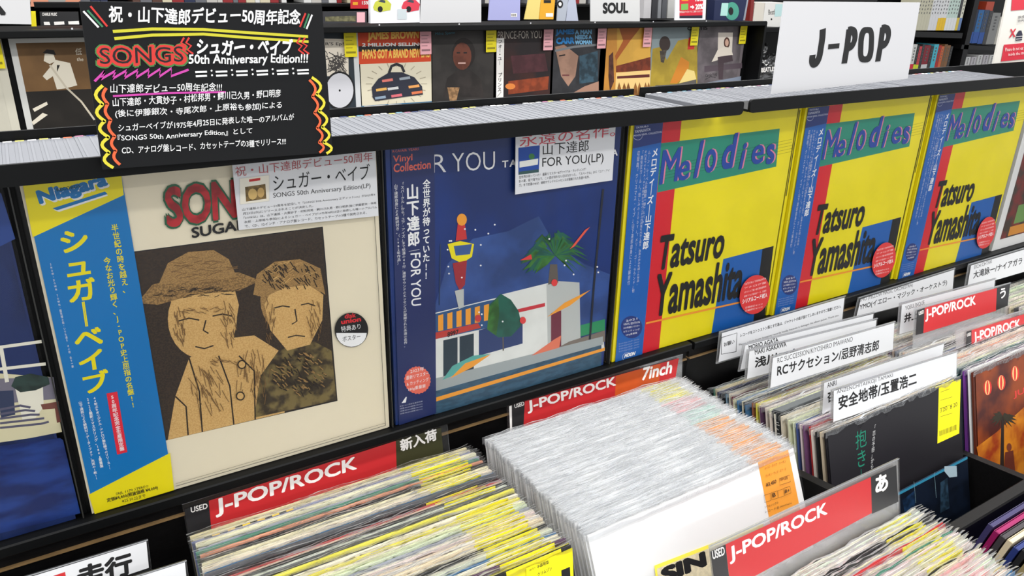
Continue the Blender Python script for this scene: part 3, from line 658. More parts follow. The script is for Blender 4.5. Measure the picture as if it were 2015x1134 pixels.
def wavy(x0, y0, x1, y1, n=14, amp=1.0): return [(x0 + (x1 - x0) * k / n, y0 + (y1 - y0) * k / n + amp * math.sin(k * 1.7)) for k in range(n + 1)]
P.stroke([(222, 62), (300, 57), (400, 58), (500, 65), (606, 72)], .0022, LIME); P.stroke([(225, 76), (300, 69), (400, 67), (500, 75), (607, 82)], .0022, LIME)
P.text('SONGS', (188, 136), (371, 130), (186, 88), GRP, bold=.10, spacing=.95, wob=.02); P.text('SONGS', (191, 133), (368, 127), (189, 90), REDP, bold=.075, spacing=.95, wob=.02); P.text('SONGS', (197, 127), (361, 121), (195, 95), M((30, 24, 26)), bold=.0, spacing=1.02, wob=.02)
zz = [(186, 160)]
for k in range(7): zz += [(206 + 22 * k, 140 - k), (198 + 23 * k, 156 - k)]
P.stroke(zz + [(371, 137)], .0018, MAG)
for ox in (362, 590):
    for d in (0, 10): P.stroke([(ox + d, 74), (ox + d - 6, 84), (ox + d + 4, 90), (ox + d - 3, 98), (ox + d + 8, 106)], .0015, REDP)
P.text('シュガー・ベイブ', (386, 108), (574, 106), (388, 76), WH, bold=.04, wob=.04)
P.text('50th Anniversary Edition!!!', (371, 132), (605, 128), (371, 108), WH, bold=.025, wob=.03)
for k in range(6):
    x = 384 + 40 * k; P.stroke([(x, 142 - k * .7), (x + 23, 141 - k * .7)], .0015, WH); P.stroke([(x + 1, 150 - k), (x + 23, 149 - k)], .0015, WH)
    if k < 5: P.ell(x + 32, 139 - k, 2, 2, WH, 8); P.ell(x + 33, 148 - k, 2, 2, WH, 8)
P.text('山下達郎デビュー50周年記念!!!', (217, 184), (436, 179), (217, 166), WH, bold=.01, wob=.05)
P.stroke([(222, 189), (330, 183), (444, 181)], .0015, MAG)
for tx, a, b, h in (('山下達郎・大貫妙子・村松邦男・鰐川己久男・野口明彦', (222, 211), (552, 190), 17), ('(後に伊藤銀次・寺尾次郎・上原裕も参加)による', (227, 234), (554, 214), 17), ('シュガーベイブが1975年4月25日に発表した唯一のアルバムが', (233, 260), (578, 236), 15),
                    ('『SONGS 50th Anniversary Edition』として', (232, 281), (496, 264), 15), ('CD、アナログ盤レコード、カセットテープの3種でリリース!!!', (240, 304), (562, 284), 15)):
    P.text(tx, a, b, (a[0] - 1, a[1] - h), WH, bold=.008, wob=.05)
def scallop(pts, bulge, wd, m_):
    out = []
    for k in range(len(pts) - 1):
        (a, b), (c, d) = pts[k], pts[k + 1]
        for j in range(7): t = j / 6; out.append((a + (c - a) * t + bulge * math.sin(math.pi * t), b + (d - b) * t))
    P.stroke(out, wd, m_)
scallop([(202, 168), (202, 205), (206, 238), (214, 270), (215, 300), (223, 330)], -14, .0024, YP); scallop([(209, 173), (212, 204), (218, 236), (226, 268), (228, 296), (236, 324)], -8, .0022, ORP)
scallop([(613, 152), (622, 185), (627, 218), (633, 250), (636, 280), (642, 302)], 13, .0024, YP); scallop([(608, 157), (614, 190), (618, 222), (623, 252), (627, 280), (628, 300)], 9, .0022, ORP)
P.build('handwriting', r)
# ------------------------------------------------------------------ J-POP board standing in the tray
f = Frame((0, -0.030, 0))
r, P = plate('genre_board', 'large white board reading J-POP standing on the right tray', 'sign', f, [(1520, 185), (1786, 155), (1811, 5), (1545, 3)], M((208, 208, 211), .5), 0.003, part='board')
def bez(pts, n=5):
    out = []
    for k in range(len(pts) - 1):
        p0, p1, p2, p3 = (Vector(pts[max(0, k - 1)]), Vector(pts[k]), Vector(pts[k + 1]), Vector(pts[min(len(pts) - 1, k + 2)]))
        for j in range(n):
            t = j / n; q = .5 * ((2 * p1) + (p2 - p0) * t + (2 * p0 - 5 * p1 + 4 * p2 - p3) * t * t + (3 * p1 - p0 - 3 * p2 + p3) * t ** 3); out.append((q[0], q[1]))
    return out + [tuple(pts[-1])]
SWD = .0125; BRDC = M((208, 208, 211), .5)
P.stroke(bez([(1619, 57), (1618, 75), (1615, 95), (1612, 112), (1607, 122), (1601, 124), (1598, 119), (1599, 108)]), SWD, INK)
P.px([(1629, 97), (1651, 95), (1652, 85), (1630, 87)], INK)
for dx, dy in ((0, 0), (66, -4)):
    P.stroke([(1671 + dx, 57 + dy), (1667 + dx, 90 + dy), (1661 + dx, 125 + dy)], SWD, INK)
    P.stroke(bez([(1668 + dx, 61 + dy), (1674 + dx, 60 + dy), (1681 + dx, 64 + dy), (1682 + dx, 76 + dy), (1677 + dx, 89 + dy), (1668 + dx, 94 + dy), (1664 + dx, 94 + dy)]), SWD * .9, INK)
def sup(cx, cy, a, b, sh): return [(cx + a * math.copysign(abs(math.cos(t)) ** .6, math.cos(t)) - sh * math.sin(t), cy + b * math.copysign(abs(math.sin(t)) ** .7, math.sin(t))) for t in [2 * math.pi * k / 36 for k in range(36)]]
P.px(sup(1704, 88, 15.5, 35, 2.5), INK); P.px(sup(1704, 88, 5, 23, 2), BRDC)
P.build('lettering', r)
# ------------------------------------------------------------------ CD cases filed in the two top trays
def cd_mesh(col):
    b = MB(); b.box(0, 0.0103, 0, 0.142, 0, 0.125, CASE)
    me = bpy.data.meshes.new('case'); me.from_pydata(b.v, [], b.f); me.materials.append(b.m[0]); me.update()
    b = MB(); b.box(0.0012, 0.0087, 0.0008, 0.004, 0.003, 0.1255, M(col)); b.box(0.0012, 0.0087, 0.138, 0.1414, 0.003, 0.1255, M(col)); b.box(0.0030, 0.0052, 0.006, 0.136, 0.003, 0.1255, M((122, 124, 130), .5, .3))
    m2 = bpy.data.meshes.new('inlay'); m2.from_pydata(b.v, [], b.f)
    for q in b.m: m2.materials.append(q)
    m2.polygons.foreach_set('material_index', b.i); m2.update(); return me, m2
cdc = [(236, 236, 238), (226, 226, 230), (60, 70, 110), (210, 110, 80), (238, 238, 236), (130, 130, 136), (180, 120, 150), (230, 220, 120), (40, 40, 44), (120, 170, 190), (236, 234, 230)]
cdm = [cd_mesh(c) for c in cdc]
n = 0; rnd = random.Random(5)
for (xa, xb, z, where) in ((-0.02, 0.782, 0.2158, 'left'), (0.815, 1.66, 0.2168, 'right')):
    k = 0; x = xa
    while x < xb:
        j = rnd.randrange(len(cdm))
        r = root('cd_case', '%s CD case, %s from the left in the %s top tray' % (colname(cdc[j]), nth(k).split(' from')[0].replace('frontmost', 'first'), where), 'CD', (x, 0.0135 + rnd.uniform(0, .002), z + rnd.uniform(0, .001)), 'CD cases in the ' + where + ' top tray')
        link('case', cdm[j][0], r); link('inlay', cdm[j][1], r); x += 0.0104; k += 1

# ------------------------------------------------------------------ acrylic genre signs and white name cards in the bins
SRED = M((194, 44, 48), .4); SBLK = M((38, 38, 40), .4); SW = M((244, 240, 236), .5)
def lp(y, z, deg): return lean(0, y, z, deg)
def sign(label, fr, plateq, parts, texts, drop=0.06, name='genre_sign', group='acrylic genre signs in the bins', cat='sign'):
    q = [Vector(fr.at(p)) for p in plateq]; q[0][1] -= drop; q[1][1] -= drop
    d = (q[3] - Vector(fr.at(plateq[0]))); 
    u0, v0 = q[0]; f2 = Frame(fr.o + fr.u * u0 + fr.v * v0, fr.u, fr.v)
    r = root(name, label, cat, f2, group); qq = [(a[0] - u0, a[1] - v0) for a in q]
    MB().quadbox(qq, -0.0022, -0.0004, ACRYL).build('acrylic_plate', r)
    P = Print(f2, 0.0)
    P.n = -0.0002
    for pts, m_ in parts: P.px(pts, m_)
    for t in texts: P.text(t[0], t[1], t[2], t[3], t[4] if len(t) > 4 else SW, bold=t[5] if len(t) > 5 else .02)
    e = 0.0011
    P.uv([(qq[3][0], qq[3][1] - e), (qq[2][0], qq[2][1] - e), qq[2], qq[3]], M((150, 152, 156), .3))
    P.build('card_insert', r); return r
sign('red J-POP/ROCK sign with black right end reading new arrivals in Japanese', lp(-0.006, -0.02, 12), [(371, 1063), (884, 890), (880, 829), (358, 992)],
     [([(363, 1003), (411, 988), (417, 1062), (374, 1075)], SBLK), ([(411, 986), (779, 868), (781, 935), (417, 1056)], SRED), ([(779, 868), (868, 842), (873, 896), (781, 926)], M((58, 58, 36), .4))],
     [('USED', (376, 1010), (409, 1001), (375, 999), SW, .02), ('J-POP/ROCK', (425, 1020), (703, 931), (422, 984), SW, .03), ('新入荷', (789, 890), (861, 866), (786, 866), SW, .035)])
sign('red and orange J-POP/ROCK sign reading 7inch above the white sleeves', lp(-0.006, -0.02, 12), [(996, 860), (1336, 762), (1344, 697), (998, 792)],
     [([(1002, 800), (1007, 798), (1008, 850), (1004, 852)], SW), ([(1007, 798), (1033, 791), (1030, 848), (1008, 856)], SBLK), ([(1033, 790), (1336, 705), (1328, 752), (1030, 846)], SRED), ([(1212, 740), (1300, 716), (1296, 762), (1210, 790)], M((224, 96, 40), .4, noise=.25, nscale=8))],
     [('USED', (1013, 804), (1032, 798), (1012, 796), SW, .02), ('J-POP/ROCK', (1039, 815), (1213, 764), (1037, 790), SW, .03), ('7inch', (1262, 750), (1321, 735), (1266, 724), SW, .03)])
sign('red J-POP/ROCK sign with a hiragana letter on black at its right end', lp(-0.352, 0.0, 14), [(1409, 1134), (1772, 985), (1770, 902), (1397, 1075)],
     [([(1398, 1086), (1428, 1072), (1436, 1150), (1408, 1160)], SBLK), ([(1428, 1072), (1714, 939), (1716, 1010), (1438, 1160)], SRED), ([(1714, 939), (1764, 916), (1768, 988), (1716, 1012)], SBLK)],
     [('USED', (1403, 1102), (1427, 1092), (1401, 1085), SW, .02), ('J-POP/ROCK', (1437, 1112), (1629, 1019), (1434, 1078), SW, .03), ('あ', (1723, 973), (1748, 964), (1722, 938), SW, .04)], drop=.05)
sign('small red J-POP/ROCK sign with black right end, in the far right bin', lp(-0.105, -0.02, 12), [(1798, 668), (1984, 606), (1990, 556), (1800, 606)],
     [([(1805, 611), (1820, 606), (1817, 656), (1802, 660)], SBLK), ([(1820, 606), (1962, 567), (1960, 612), (1817, 656)], SRED), ([(1962, 567), (1988, 558), (1983, 602), (1960, 611)], SBLK)],
     [('USED', (1808, 621), (1818, 617), (1808, 614), SW, .02), ('J-POP/ROCK', (1821, 634), (1920, 605), (1821, 609), SW, .03), ('う', (1968, 589), (1979, 585), (1968, 569), SW, .03)])
sign('small red J-POP/ROCK sign cut off by the right edge of the photo', lp(-0.155, -0.04, 12), [(1889, 708), (2074, 650), (2076, 592), (1882, 650)],
     [([(1902, 653), (1912, 650), (1912, 702), (1900, 706)], SBLK), ([(1912, 650), (2060, 605), (2060, 652), (1912, 702)], SRED)],
     [('USED', (1903, 663), (1911, 660), (1903, 657), SW, .02), ('J-POP/ROCK', (1917, 678), (2008, 650), (1916, 654), SW, .03)])
def card(label, fr, q, texts, drop=.010, lines=()):
    return sign(label, fr, q, [([(q[0][0] + 3, q[0][1] + 8), (q[1][0] - 3, q[1][1] + 8), (q[2][0] - 3, q[2][1] + 4), (q[3][0] + 4, q[3][1] + 3)], PAPER)] + list(lines), texts, drop, 'name_card', 'white artist name cards between the records', 'card')
G1 = M((70, 70, 74), .6)
NT = M((250, 250, 250), .6)
card('long white notice card asking not to drop records, under the yellow record', lp(-0.020, -0.01, 5), [(1411, 705), (1659, 633), (1665, 582), (1417, 653)],
     [('お願い', (1425, 683), (1446, 676), (1424, 675), INK, .02), ('レコードをストンストン落とす行為は、ジャケットの底が抜けてしまいますのでご遠慮ください。', (1457, 664), (1655, 606), (1457, 657), INK, .02),
      ('Please refrain from dropping records loudly because it damages the album jacket. Thank you.', (1455, 682), (1651, 623), (1454, 677), G1, 0)],
     lines=[([(1420, 664), (1451, 655), (1449, 693), (1419, 698)], INK), ([(1421, 665), (1450, 656), (1448, 692), (1420, 697)], PAPER)])
card('white card reading MORIO AGATA, mostly hidden behind the next card', lp(-0.048, 0.0, 8), [(1454, 720), (1716, 655), (1722, 614), (1463, 677)], [('MORIO AGATA', (1474, 689), (1532, 673), (1473, 680), INK, .02), ('あがた森魚', (1474, 716), (1570, 690), (1474, 694), INK, .03)])
card('white card reading MAKI ASAKAWA, partly hidden behind a wider card', lp(-0.060, 0.0, 9), [(1467, 738), (1722, 668), (1728, 626), (1471, 689)], [('MAKI ASAKAWA', (1486, 699), (1548, 682), (1485, 689), INK, .02), ('浅川マキ', (1485, 725), (1572, 703), (1486, 704), INK, .035)])
card('white card reading RC SUCCESSION/KIYOSHIRO IMAWANO', lp(-0.098, 0.0, 10), [(1513, 756), (1760, 680), (1763, 632), (1517, 702)], [('RC SUCCESSION/KIYOSHIRO IMAWANO', (1530, 715), (1678, 672), (1530, 705), INK, .0), ('RCサクセション/忌野清志郎', (1529, 742), (1729, 690), (1530, 718), INK, .03)])
card('white card reading ANRI, mostly hidden behind the front card', lp(-0.172, -0.01, 12), [(1615, 806), (1850, 735), (1861, 673), (1618, 751)], [('ANRI', (1628, 764), (1646, 758), (1628, 754), INK, .01), ('杏里', (1628, 794), (1656, 785), (1629, 770), INK, .035)])
card('white card reading ANZENCHITAI/KOJI TAMAKI, nearest of the name cards', lp(-0.200, -0.01, 14), [(1637, 823), (1885, 740), (1886, 690), (1637, 767)], [('ANZENCHITAI/KOJI TAMAKI', (1647, 778), (1757, 744), (1647, 768), INK, .0), ('安全地帯/玉置浩二', (1650, 808), (1804, 757), (1650, 780), INK, .03)], drop=0.002)
card('white card reading YELLOW MAGIC ORCHESTRA in the right bin', lp(-0.018, -0.03, 5), [(1682, 617), (1877, 568), (1881, 527), (1690, 586)], [('YMO (YELLOW MAGIC ORCHESTRA)', (1691, 597), (1796, 566), (1691, 588), INK, .0), ('YMO(イエロー・マジック・オーケストラ)', (1691, 613), (1863, 563), (1692, 599), INK, .02)])
card('white card reading YOSUI INOUE behind the small red sign', lp(-0.078, -0.02, 9), [(1767, 650), (1956, 596), (1961, 547), (1771, 597)], [('YOSUI INOUE', (1782, 611), (1820, 599), (1781, 603), INK, .0), ('井上陽水', (1779, 636), (1836, 620), (1780, 618), INK, .035)])
card('white card reading EIICHI OHTAKI in the farthest right bin', lp(-0.020, -0.03, 5), [(1900, 560), (2070, 512), (2076, 470), (1907, 520)], [('EIICHI OHTAKI', (1917, 530), (1952, 518), (1917, 523), INK, .0), ('大滝詠一/ナイアガラ', (1915, 549), (2011, 520), (1916, 534), INK, .02)])
card('large white card with two bold kanji in the lower left corner', lp(-0.052, -0.03, 12), [(20, 1200), (296, 1110), (291, 1062), (20, 1144)], [('走行', (152, 1164), (262, 1130), (148, 1118), INK, .045)], lines=[([(105, 1134), (128, 1126), (134, 1160), (108, 1168)], SRED)])
card('blank ended white card in front of the lower left kanji card', lp(-0.105, -0.03, 14), [(100, 1220), (372, 1150), (367, 1103), (100, 1186)], [])

# ------------------------------------------------------------------ covers of the frontmost records of each row
def front(stk, idx=-1): r, fr = stk[idx]; return r, fr
r, fr = front(A); P = Print(fr, 0.0012)
P.px([(1034, 1118), (1125, 1077), (1128, 1160), (1036, 1190)], YTAG)
P.text('中森明菜', (1056, 1119), (1079, 1109), (1055, 1112), INK, bold=.02); P.text('クリムゾン', (1057, 1134), (1085, 1121), (1056, 1127), INK, bold=.02); P.text('ARTIST', (1040, 1124), (1052, 1119), (1040, 1120), INK, res=1)
P.px([(1103, 1122), (1120, 1115), (1121, 1134), (1104, 1142)], INK); P.text('1,450円', (1090, 1146), (1110, 1137), (1089, 1138), INK)
P.build('tag_print', r)
r, fr = front(B); P = Print(fr, 0.0012); OT = M((246, 160, 54), .5)
INB = M((120, 70, 20), .6)
P.text('ルイズ・ライク・トーキン', (1503, 925), (1545, 910), (1503, 919), INB, res=1); P.text('クッキン・ウィズ・ユア・ラ', (1505, 940), (1545, 926), (1505, 934), INB, res=1)
P.text('¥3,450', (1506, 960), (1526, 952), (1506, 951), INK, bold=.01)
for q in ([(1532, 942), (1552, 935), (1554, 948), (1533, 955)], [(1502, 975), (1514, 971), (1515, 985), (1503, 989)], [(1516, 970), (1528, 966), (1530, 980), (1517, 984)], [(1529, 966), (1540, 962), (1542, 976), (1530, 980)], [(1541, 961), (1553, 957), (1555, 970), (1543, 975)]):
    P.stroke(q + [q[0]], .0004, INK)
P.text('中古', (1534, 948), (1549, 943), (1534, 941), INK); P.text('B', (1519, 979), (1525, 977), (1518, 971), INK, bold=.01); P.text('B+', (1543, 971), (1552, 968), (1543, 964), INK, bold=.01)
P.text('ソウルシングル', (1503, 1001), (1530, 991), (1503, 996), INK, res=1); P.text('レコード名:00001616', (1504, 1010), (1556, 992), (1504, 1005), INK, res=1)
P.px([(1286, 1113), (1500, 1030), (1510, 1160), (1296, 1200)], M((234, 220, 80))); P.px([(1291, 1119), (1498, 1038), (1506, 1160), (1300, 1200)], M((216, 204, 172), .6, noise=.15, nscale=200))
P.text('SIN', (1302, 1150), (1390, 1113), (1297, 1119), INK, bold=.07)
P.build('tag_print', r)
r, fr = front(D); P = Print(fr, 0.0012); BKC = M((26, 24, 28), .4)
P.rect(0.001, 0.314, 0, 0.314, BKC)
P.px([(1846, 760), (1889, 746), (1886, 853), (1843, 873)], YTAG)
for k in range(4): P.stroke([(1849, 772 + 16 * k), (1868 + 4 * (k % 2), 765 + 16 * k)], .0006, M((90, 90, 20)))
P.text('3 250', (1849, 812), (1862, 807), (1849, 804), INK); P.text('8 20', (1868, 805), (1882, 799), (1868, 797), INK)
for k in range(13): P.stroke([(1848 + 2.6 * k, 848 - k * 1.0), (1848 + 2.6 * k, 858 - k * 1.0)], .0009 if k % 3 else .0016, INK)
TLG = M((24, 120, 96), .5)
P.vtext('抱き', (1692, 846), (1694, 918), 21, TLG, bold=.0); P.vtext('しめたい', (1695, 922), (1698, 1000), 9, TLG, bold=.0)
P.vtext('「恋の予感」から', (1719, 836), (1714, 922), 6, M((190, 190, 190)), bold=0); P.text('安全地帯 / 玉置浩二', (1692, 829), (1718, 819), (1692, 825), M((180, 180, 180)), res=1)
P.build('cover_print', r)
r, fr = front(E_); P = Print(fr, 0.0012)
P.rect(0.004, 0.311, 0, 0.311, M((140, 62, 20), .4, noise=.6, nscale=9, col2=(70, 26, 20))); P.px([(1920, 880), (1960, 850), (2015, 800), (2100, 800), (2100, 980), (1930, 930)], M((196, 120, 30), .4, noise=.6, nscale=14, col2=(140, 50, 20)))
for x, y in ((1942, 763), (1969, 753), (1996, 735)):
    P.ell(x, y, 8, 15, M((206, 50, 40)), 16); P.ell(x - .5, y, 5, 14.6, M((240, 200, 130)), 14); P.ell(x - .5, y, 2.4, 14.6, M((206, 50, 40)), 12)
P.text('JU', (1993, 786), (2015, 777), (1992, 771), M((200, 60, 50)), bold=.03)
P.px([(1969, 822), (1974, 820), (1974, 925), (1966, 928)], M((40, 26, 20)))
rp = random.Random(2)
for k in range(16):
    a = math.pi * 2 * k / 16; L2 = 24 + rp.uniform(-5, 5); ex, ey = 1971 + L2 * math.cos(a), 822 - L2 * .7 * math.sin(a) + 5
    P.px([(1971, 819), ((1971 + ex) / 2, (822 + ey) / 2 - 6), (ex, ey), ((1971 + ex) / 2, (822 + ey) / 2 + 1)], M((46, 40, 26)))
P.ell(1984, 880, 5, 8, M((110, 50, 30)), 12); P.px([(1976, 890), (1992, 886), (1996, 930), (1974, 930)], M((96, 40, 26)))
P.build('cover_print', r)
# small blue single leaning low in the right bin
a_ = math.radians(17); fr = lean(0.958, -0.272 - .18 * math.sin(a_), -0.166 - .18 * math.cos(a_), 17)
r = root('vinyl_single', 'small dark blue single low in the bin, in front of the black cover', 'record', fr)
MB().box(0, .192, 0, .18, -.002, 0, M((20, 40, 60))).build('jacket', r); P = Print(fr, .0003)
P.rect(0, .192, 0, .178, M((10, 20, 36), .4, noise=.5, nscale=20)); P.rect(0, .192, .176, .18, M((40, 120, 150)))
P.px([(1858, 918), (1882, 917), (1883, 938), (1868, 940), (1858, 928)], M((150, 170, 180))); P.px([(1850, 950), (1864, 940), (1868, 1000), (1850, 1010)], M((34, 56, 74), .4, noise=.6, nscale=80)); P.px([(1775, 985), (1800, 965), (1800, 1010), (1780, 1010)], M((18, 44, 74), .4, noise=.6, nscale=60))
P.stroke([(1798, 948), (1802, 990)], .0006, M((120, 150, 160))); P.stroke([(1838, 930), (1842, 980)], .0006, M((120, 150, 160)))
P.build('cover_print', r)
# spine lettering on the thick dark box set in the name card row
k = 20; fr = lean(0.8455, -0.150 - .315 * math.sin(math.radians(15)), -0.061 - .315 * math.cos(math.radians(15)), 15)
r = root('record_box_set', 'thick dark grey box set standing among the name card records', 'record', fr)
b = MB().box(0, .315, 0, .315, -.016, 0, M((44, 46, 48), .4)); b.box(.002, .313, .315, .3165, -.015, -.001, M((90, 94, 96), .4)); b.build('box', r)
f2 = Frame(fr.o, fr.n * 1.0, fr.v)   # spine side faces left
P = Print(Frame(fr.o - fr.n * .0, -fr.n, fr.v))
sp = Frame(fr.o + Vector((-.0004, 0, 0)), -Vector(fr.n), fr.v)
v_, f_ = text_mesh('ラ\nブ\nソ\nン\nグ', .0)
mesh_obj('spine_lettering', [(-.0005, .30 - (1 - y) * .075, -.002 - .010 * (x)) for x, y, j_ in v_], f_, M((200, 200, 196)), None, r)

# ------------------------------------------------------------------ opposite unit across the aisle with records on display
t = root('record_browser_unit', 'black record browser unit across the aisle carrying a row of album covers', 'shelf unit', (-1.2, 2.2, -0.95)); inv = Matrix.Translation((1.2, -2.2, .95))
def tp(mb, nm, inv=None, par=None):
    o = mb.build(nm, par or t); o.matrix_parent_inverse = inv; return o
tp(MB().box(-1.2, 3.33, 2.21, 2.24, -.05, .300, BLACK), 'back_panel', inv); tp(MB().rbox(-1.2, 3.33, 2.10, 2.112, .290, .313, BLACK, .003), 'front_rail', inv)
tp(MB().box(-1.2, 3.33, 2.112, 2.42, .300, .306, BLACK), 'tray_floor', inv)
tp(MB().rbox(-1.2, 3.33, 2.17, 2.21, -.06, -.030, BLACK, .003), 'ledge', inv); tp(MB().box(-1.2, 3.33, 2.2, 2.24, -.95, -.06, BLACK), 'cabinet_base', inv)
tp(MB().box(3.33, 3.345, 2.11, 2.42, -.95, .306, BLACK), 'side_panel', inv)
for k in range(14):
    tp(MB().box(-1.17 + .34 * k, -1.165 + .34 * k, 2.113, 2.115, .3128, .318, M((210, 210, 214), .3)), 'tray_clip', inv)
def far_cover(label, x, base, draw, tg=None, w_=.300, border=None):
    fr = Frame((x, 2.2, -.029)); r = root('vinyl_record', label, 'record', fr, 'album covers displayed across the aisle')
    MB().box(0, w_, 0, .318, -.005, 0, M(base)).build('jacket', r)
    P = Print(fr, .0006, .00006); draw(P); P.build('cover_print', r)
    if tg:
        u1 = w_ - .004; MB().box(u1 - .050, u1, .225, .316, .012, .0126, M(tg)).build('price_tag', r)
        P = Print(fr, .013, .0001)
        for k in range(4): P.rect(u1 - .044, u1 - .012 - .006 * (k % 2), .296 - .013 * k, .299 - .013 * k, M(tuple(int(c * .72) for c in tg)))
        P.rect(u1 - .044, u1 - .006, .238, .245, M(tuple(int(c * .62) for c in tg))); P.build('tag_print', r)
    return r
YT = (236, 220, 30); PT = (240, 176, 184)
def d_pale(P): P.rect(0, .31, 0, .318, M((206, 202, 186), .5, noise=.1, nscale=8))
far_cover('plain beige album cover cut off by the left edge', -0.335, (206, 202, 186), d_pale, YT, w_=.335)
def d_singer(P):
    P.rect(0, .31, 0, .318, M((206, 206, 202))); P.rect(.018, .295, .018, .298, M((120, 88, 52), .5, noise=.3, nscale=6)); P.rect(.018, .295, .018, .150, M((36, 32, 28), .5, noise=.3, nscale=12))
    W_ = M((222, 214, 196)); D_ = M((30, 26, 24))
    P.px([(110, 118), (138, 124), (152, 168), (128, 174), (112, 176), (104, 150), (92, 158), (84, 150)], W_); P.px([(88, 106), (104, 104), (110, 120), (98, 126), (86, 120)], W_); P.px([(84, 104), (92, 97), (106, 99), (110, 108), (96, 106)], D_)
    P.px([(112, 128), (118, 128), (112, 142)], D_); P.stroke([(98, 128), (130, 172), (160, 200), (186, 236)], .006, M((200, 190, 170))); P.px([(64, 214), (92, 200), (94, 206), (68, 220)], W_); P.px([(62, 240), (84, 222), (94, 226), (66, 246)], W_)
    P.text('低', (148, 108), (161, 108), (148, 95), W_); P.text('the', (151, 120), (164, 120), (151, 113), W_)
far_cover('sepia album cover of a singer with a microphone in a white border', 0.018, (206, 206, 202), d_singer)
def d_ep(P):
    P.rect(0, .31, 0, .318, M((210, 212, 214))); P.rect(0, .285, .015, .318, M((44, 52, 60))); P.px([(600, 75), (685, 77), (686, 150), (600, 150)], M((226, 216, 200)))
    P.text("PAPER'S Ep!", (610, 91), (676, 91), (610, 83), INK, bold=.01)
    for k in range(26): P.stroke([(640 + (k * 13) % 42, 100 + (k * 29) % 40), (644 + (k * 17) % 40, 106 + (k * 31) % 40), (642 + (k * 7) % 40, 112 + (k * 23) % 36)], .003, M((70, 66, 64)))
    P.ell(668, 178, 30, 38, INK, 30); P.ell(668, 178, 27, 34, M((208, 208, 214)), 30); P.ell(668, 178, 2, 2.4, INK, 10)
far_cover('album cover with line drawings and a pale disc', 0.852, (210, 212, 214), d_ep, YT)
def d_red(P):
    P.rect(0, .31, 0, .318, M((222, 214, 190))); P.rect(0, .31, .195, .318, M((208, 70, 34))); P.rect(0, .31, .242, .262, INK); YL = M((240, 190, 90))
    P.text('JAMES BROWN', (723, 83), (824, 80), (723, 62), YL, bold=.05); P.text('2 MILLION SELLING', (712, 92), (834, 90), (712, 85), SW, bold=.05); P.text("PAPA'S GOT A BRAND NEW BAG", (712, 116), (845, 113), (712, 97), YL, bold=.05)
    for k in range(20): a = math.pi * 2 * k / 20; P.stroke([(780 + 48 * math.cos(a), 165 + 34 * math.sin(a)), (780 + 60 * math.cos(a), 165 + 43 * math.sin(a))], .0025, M((170, 160, 140)))
    P.px([(733, 192), (731, 172), (744, 155), (766, 142), (790, 142), (815, 152), (830, 170), (832, 186), (800, 190), (738, 199)], M((44, 46, 60)))
    P.stroke([(765, 144), (770, 130), (780, 126), (790, 130), (795, 142)], .011, M((40, 40, 46)))
    for x, y, c in ((762, 154, (220, 120, 110)), (796, 150, (150, 160, 170)), (773, 170, (200, 200, 200)), (750, 172, (220, 170, 90)), (814, 166, (230, 160, 90)), (780, 184, (220, 110, 120)), (748, 188, (140, 160, 180)), (820, 178, (220, 120, 80))): P.px([(x - 11, y + 3), (x + 10, y), (x + 11, y + 5), (x - 10, y + 8)], M(c))
    P.rect(0, .31, 0, .036, M((50, 110, 150)))
    for k in range(3): P.stroke([(716, 209 + 4 * k), (758, 207 + 4 * k)], .0022, SW); P.stroke([(764, 206 + 4 * k), (790, 205 + 4 * k)], .0022, SW); P.stroke([(798, 205 + 4 * k), (845, 203 + 4 * k)], .0022, SW)
far_cover('red and cream album cover with a dark bag and yellow headline', 1.158, (222, 214, 190), d_red, PT, w_=.311)
def person(P, cx, cy, s, skin, hair, cloth, turn=1):
    P.px([(cx - 30 * s, cy + 62 * s), (cx - 24 * s, cy + 34 * s), (cx - 8 * s, cy + 22 * s), (cx + 10 * s, cy + 22 * s), (cx + 26 * s, cy + 36 * s), (cx + 30 * s, cy + 62 * s)], cloth)
    P.ell(cx, cy - 2 * s, 17 * s, 23 * s, hair, 18); P.ell(cx - 2 * s * turn, cy + 2 * s, 13.5 * s, 20 * s, skin, 18)
    for q in ((-6, -3), (4, -3)): P.stroke([(cx + (q[0] - 2 - 2 * turn) * s, cy + q[1] * s), (cx + (q[0] + 3 - 2 * turn) * s, cy + q[1] * s)], .004 * s, hair)
    P.stroke([(cx - (6 + 2 * turn) * s, cy + 12 * s), (cx + (5 - 2 * turn) * s, cy + 12 * s)], .005 * s, M((200, 160, 150)))
def d_man(P):
    P.rect(0, .31, 0, .318, M((56, 52, 50), .5, noise=.4, nscale=8)); person(P, 912, 108, 1.35, M((112, 60, 44), .5, noise=.3, nscale=20), M((34, 28, 26)), M((50, 44, 42), .5, noise=.4, nscale=14)); P.px([(880, 172), (904, 172), (896, 206), (886, 206)], M((170, 130, 90), .5, noise=.5, nscale=60))
    P.text('Milva Spano', (856, 71), (895, 68), (856, 64), M((60, 120, 140)), bold=0)
far_cover('dark album cover with a smiling man in a brown suit', 1.474, (56, 52, 50), d_man, YT)
def d_rain(P):
    P.rect(0, .31, 0, .318, M((60, 32, 28), .5, noise=.5, nscale=6, col2=(34, 26, 28))); P.px([(1000, 160), (1080, 150), (1078, 176), (1000, 186)], M((150, 66, 34), .5, noise=.4, nscale=20)); P.px([(1005, 110), (1072, 105), (1078, 140), (1010, 145)], M((84, 44, 50), .5, noise=.3, nscale=20))
    P.ell(1004, 170, 10, 6, M((220, 130, 60)), 12); P.text('PRINCE-FOR YOU', (979, 77), (1066, 75), (979, 62), M((200, 190, 180)), bold=-.005)
    P.px([(977, 75), (992, 75), (990, 204), (976, 205)], SW); P.vtext('フォー・ユー', (984, 79), (983, 128), 8, INK); P.vtext('プリンス／', (984, 143), (982, 190), 8, INK)
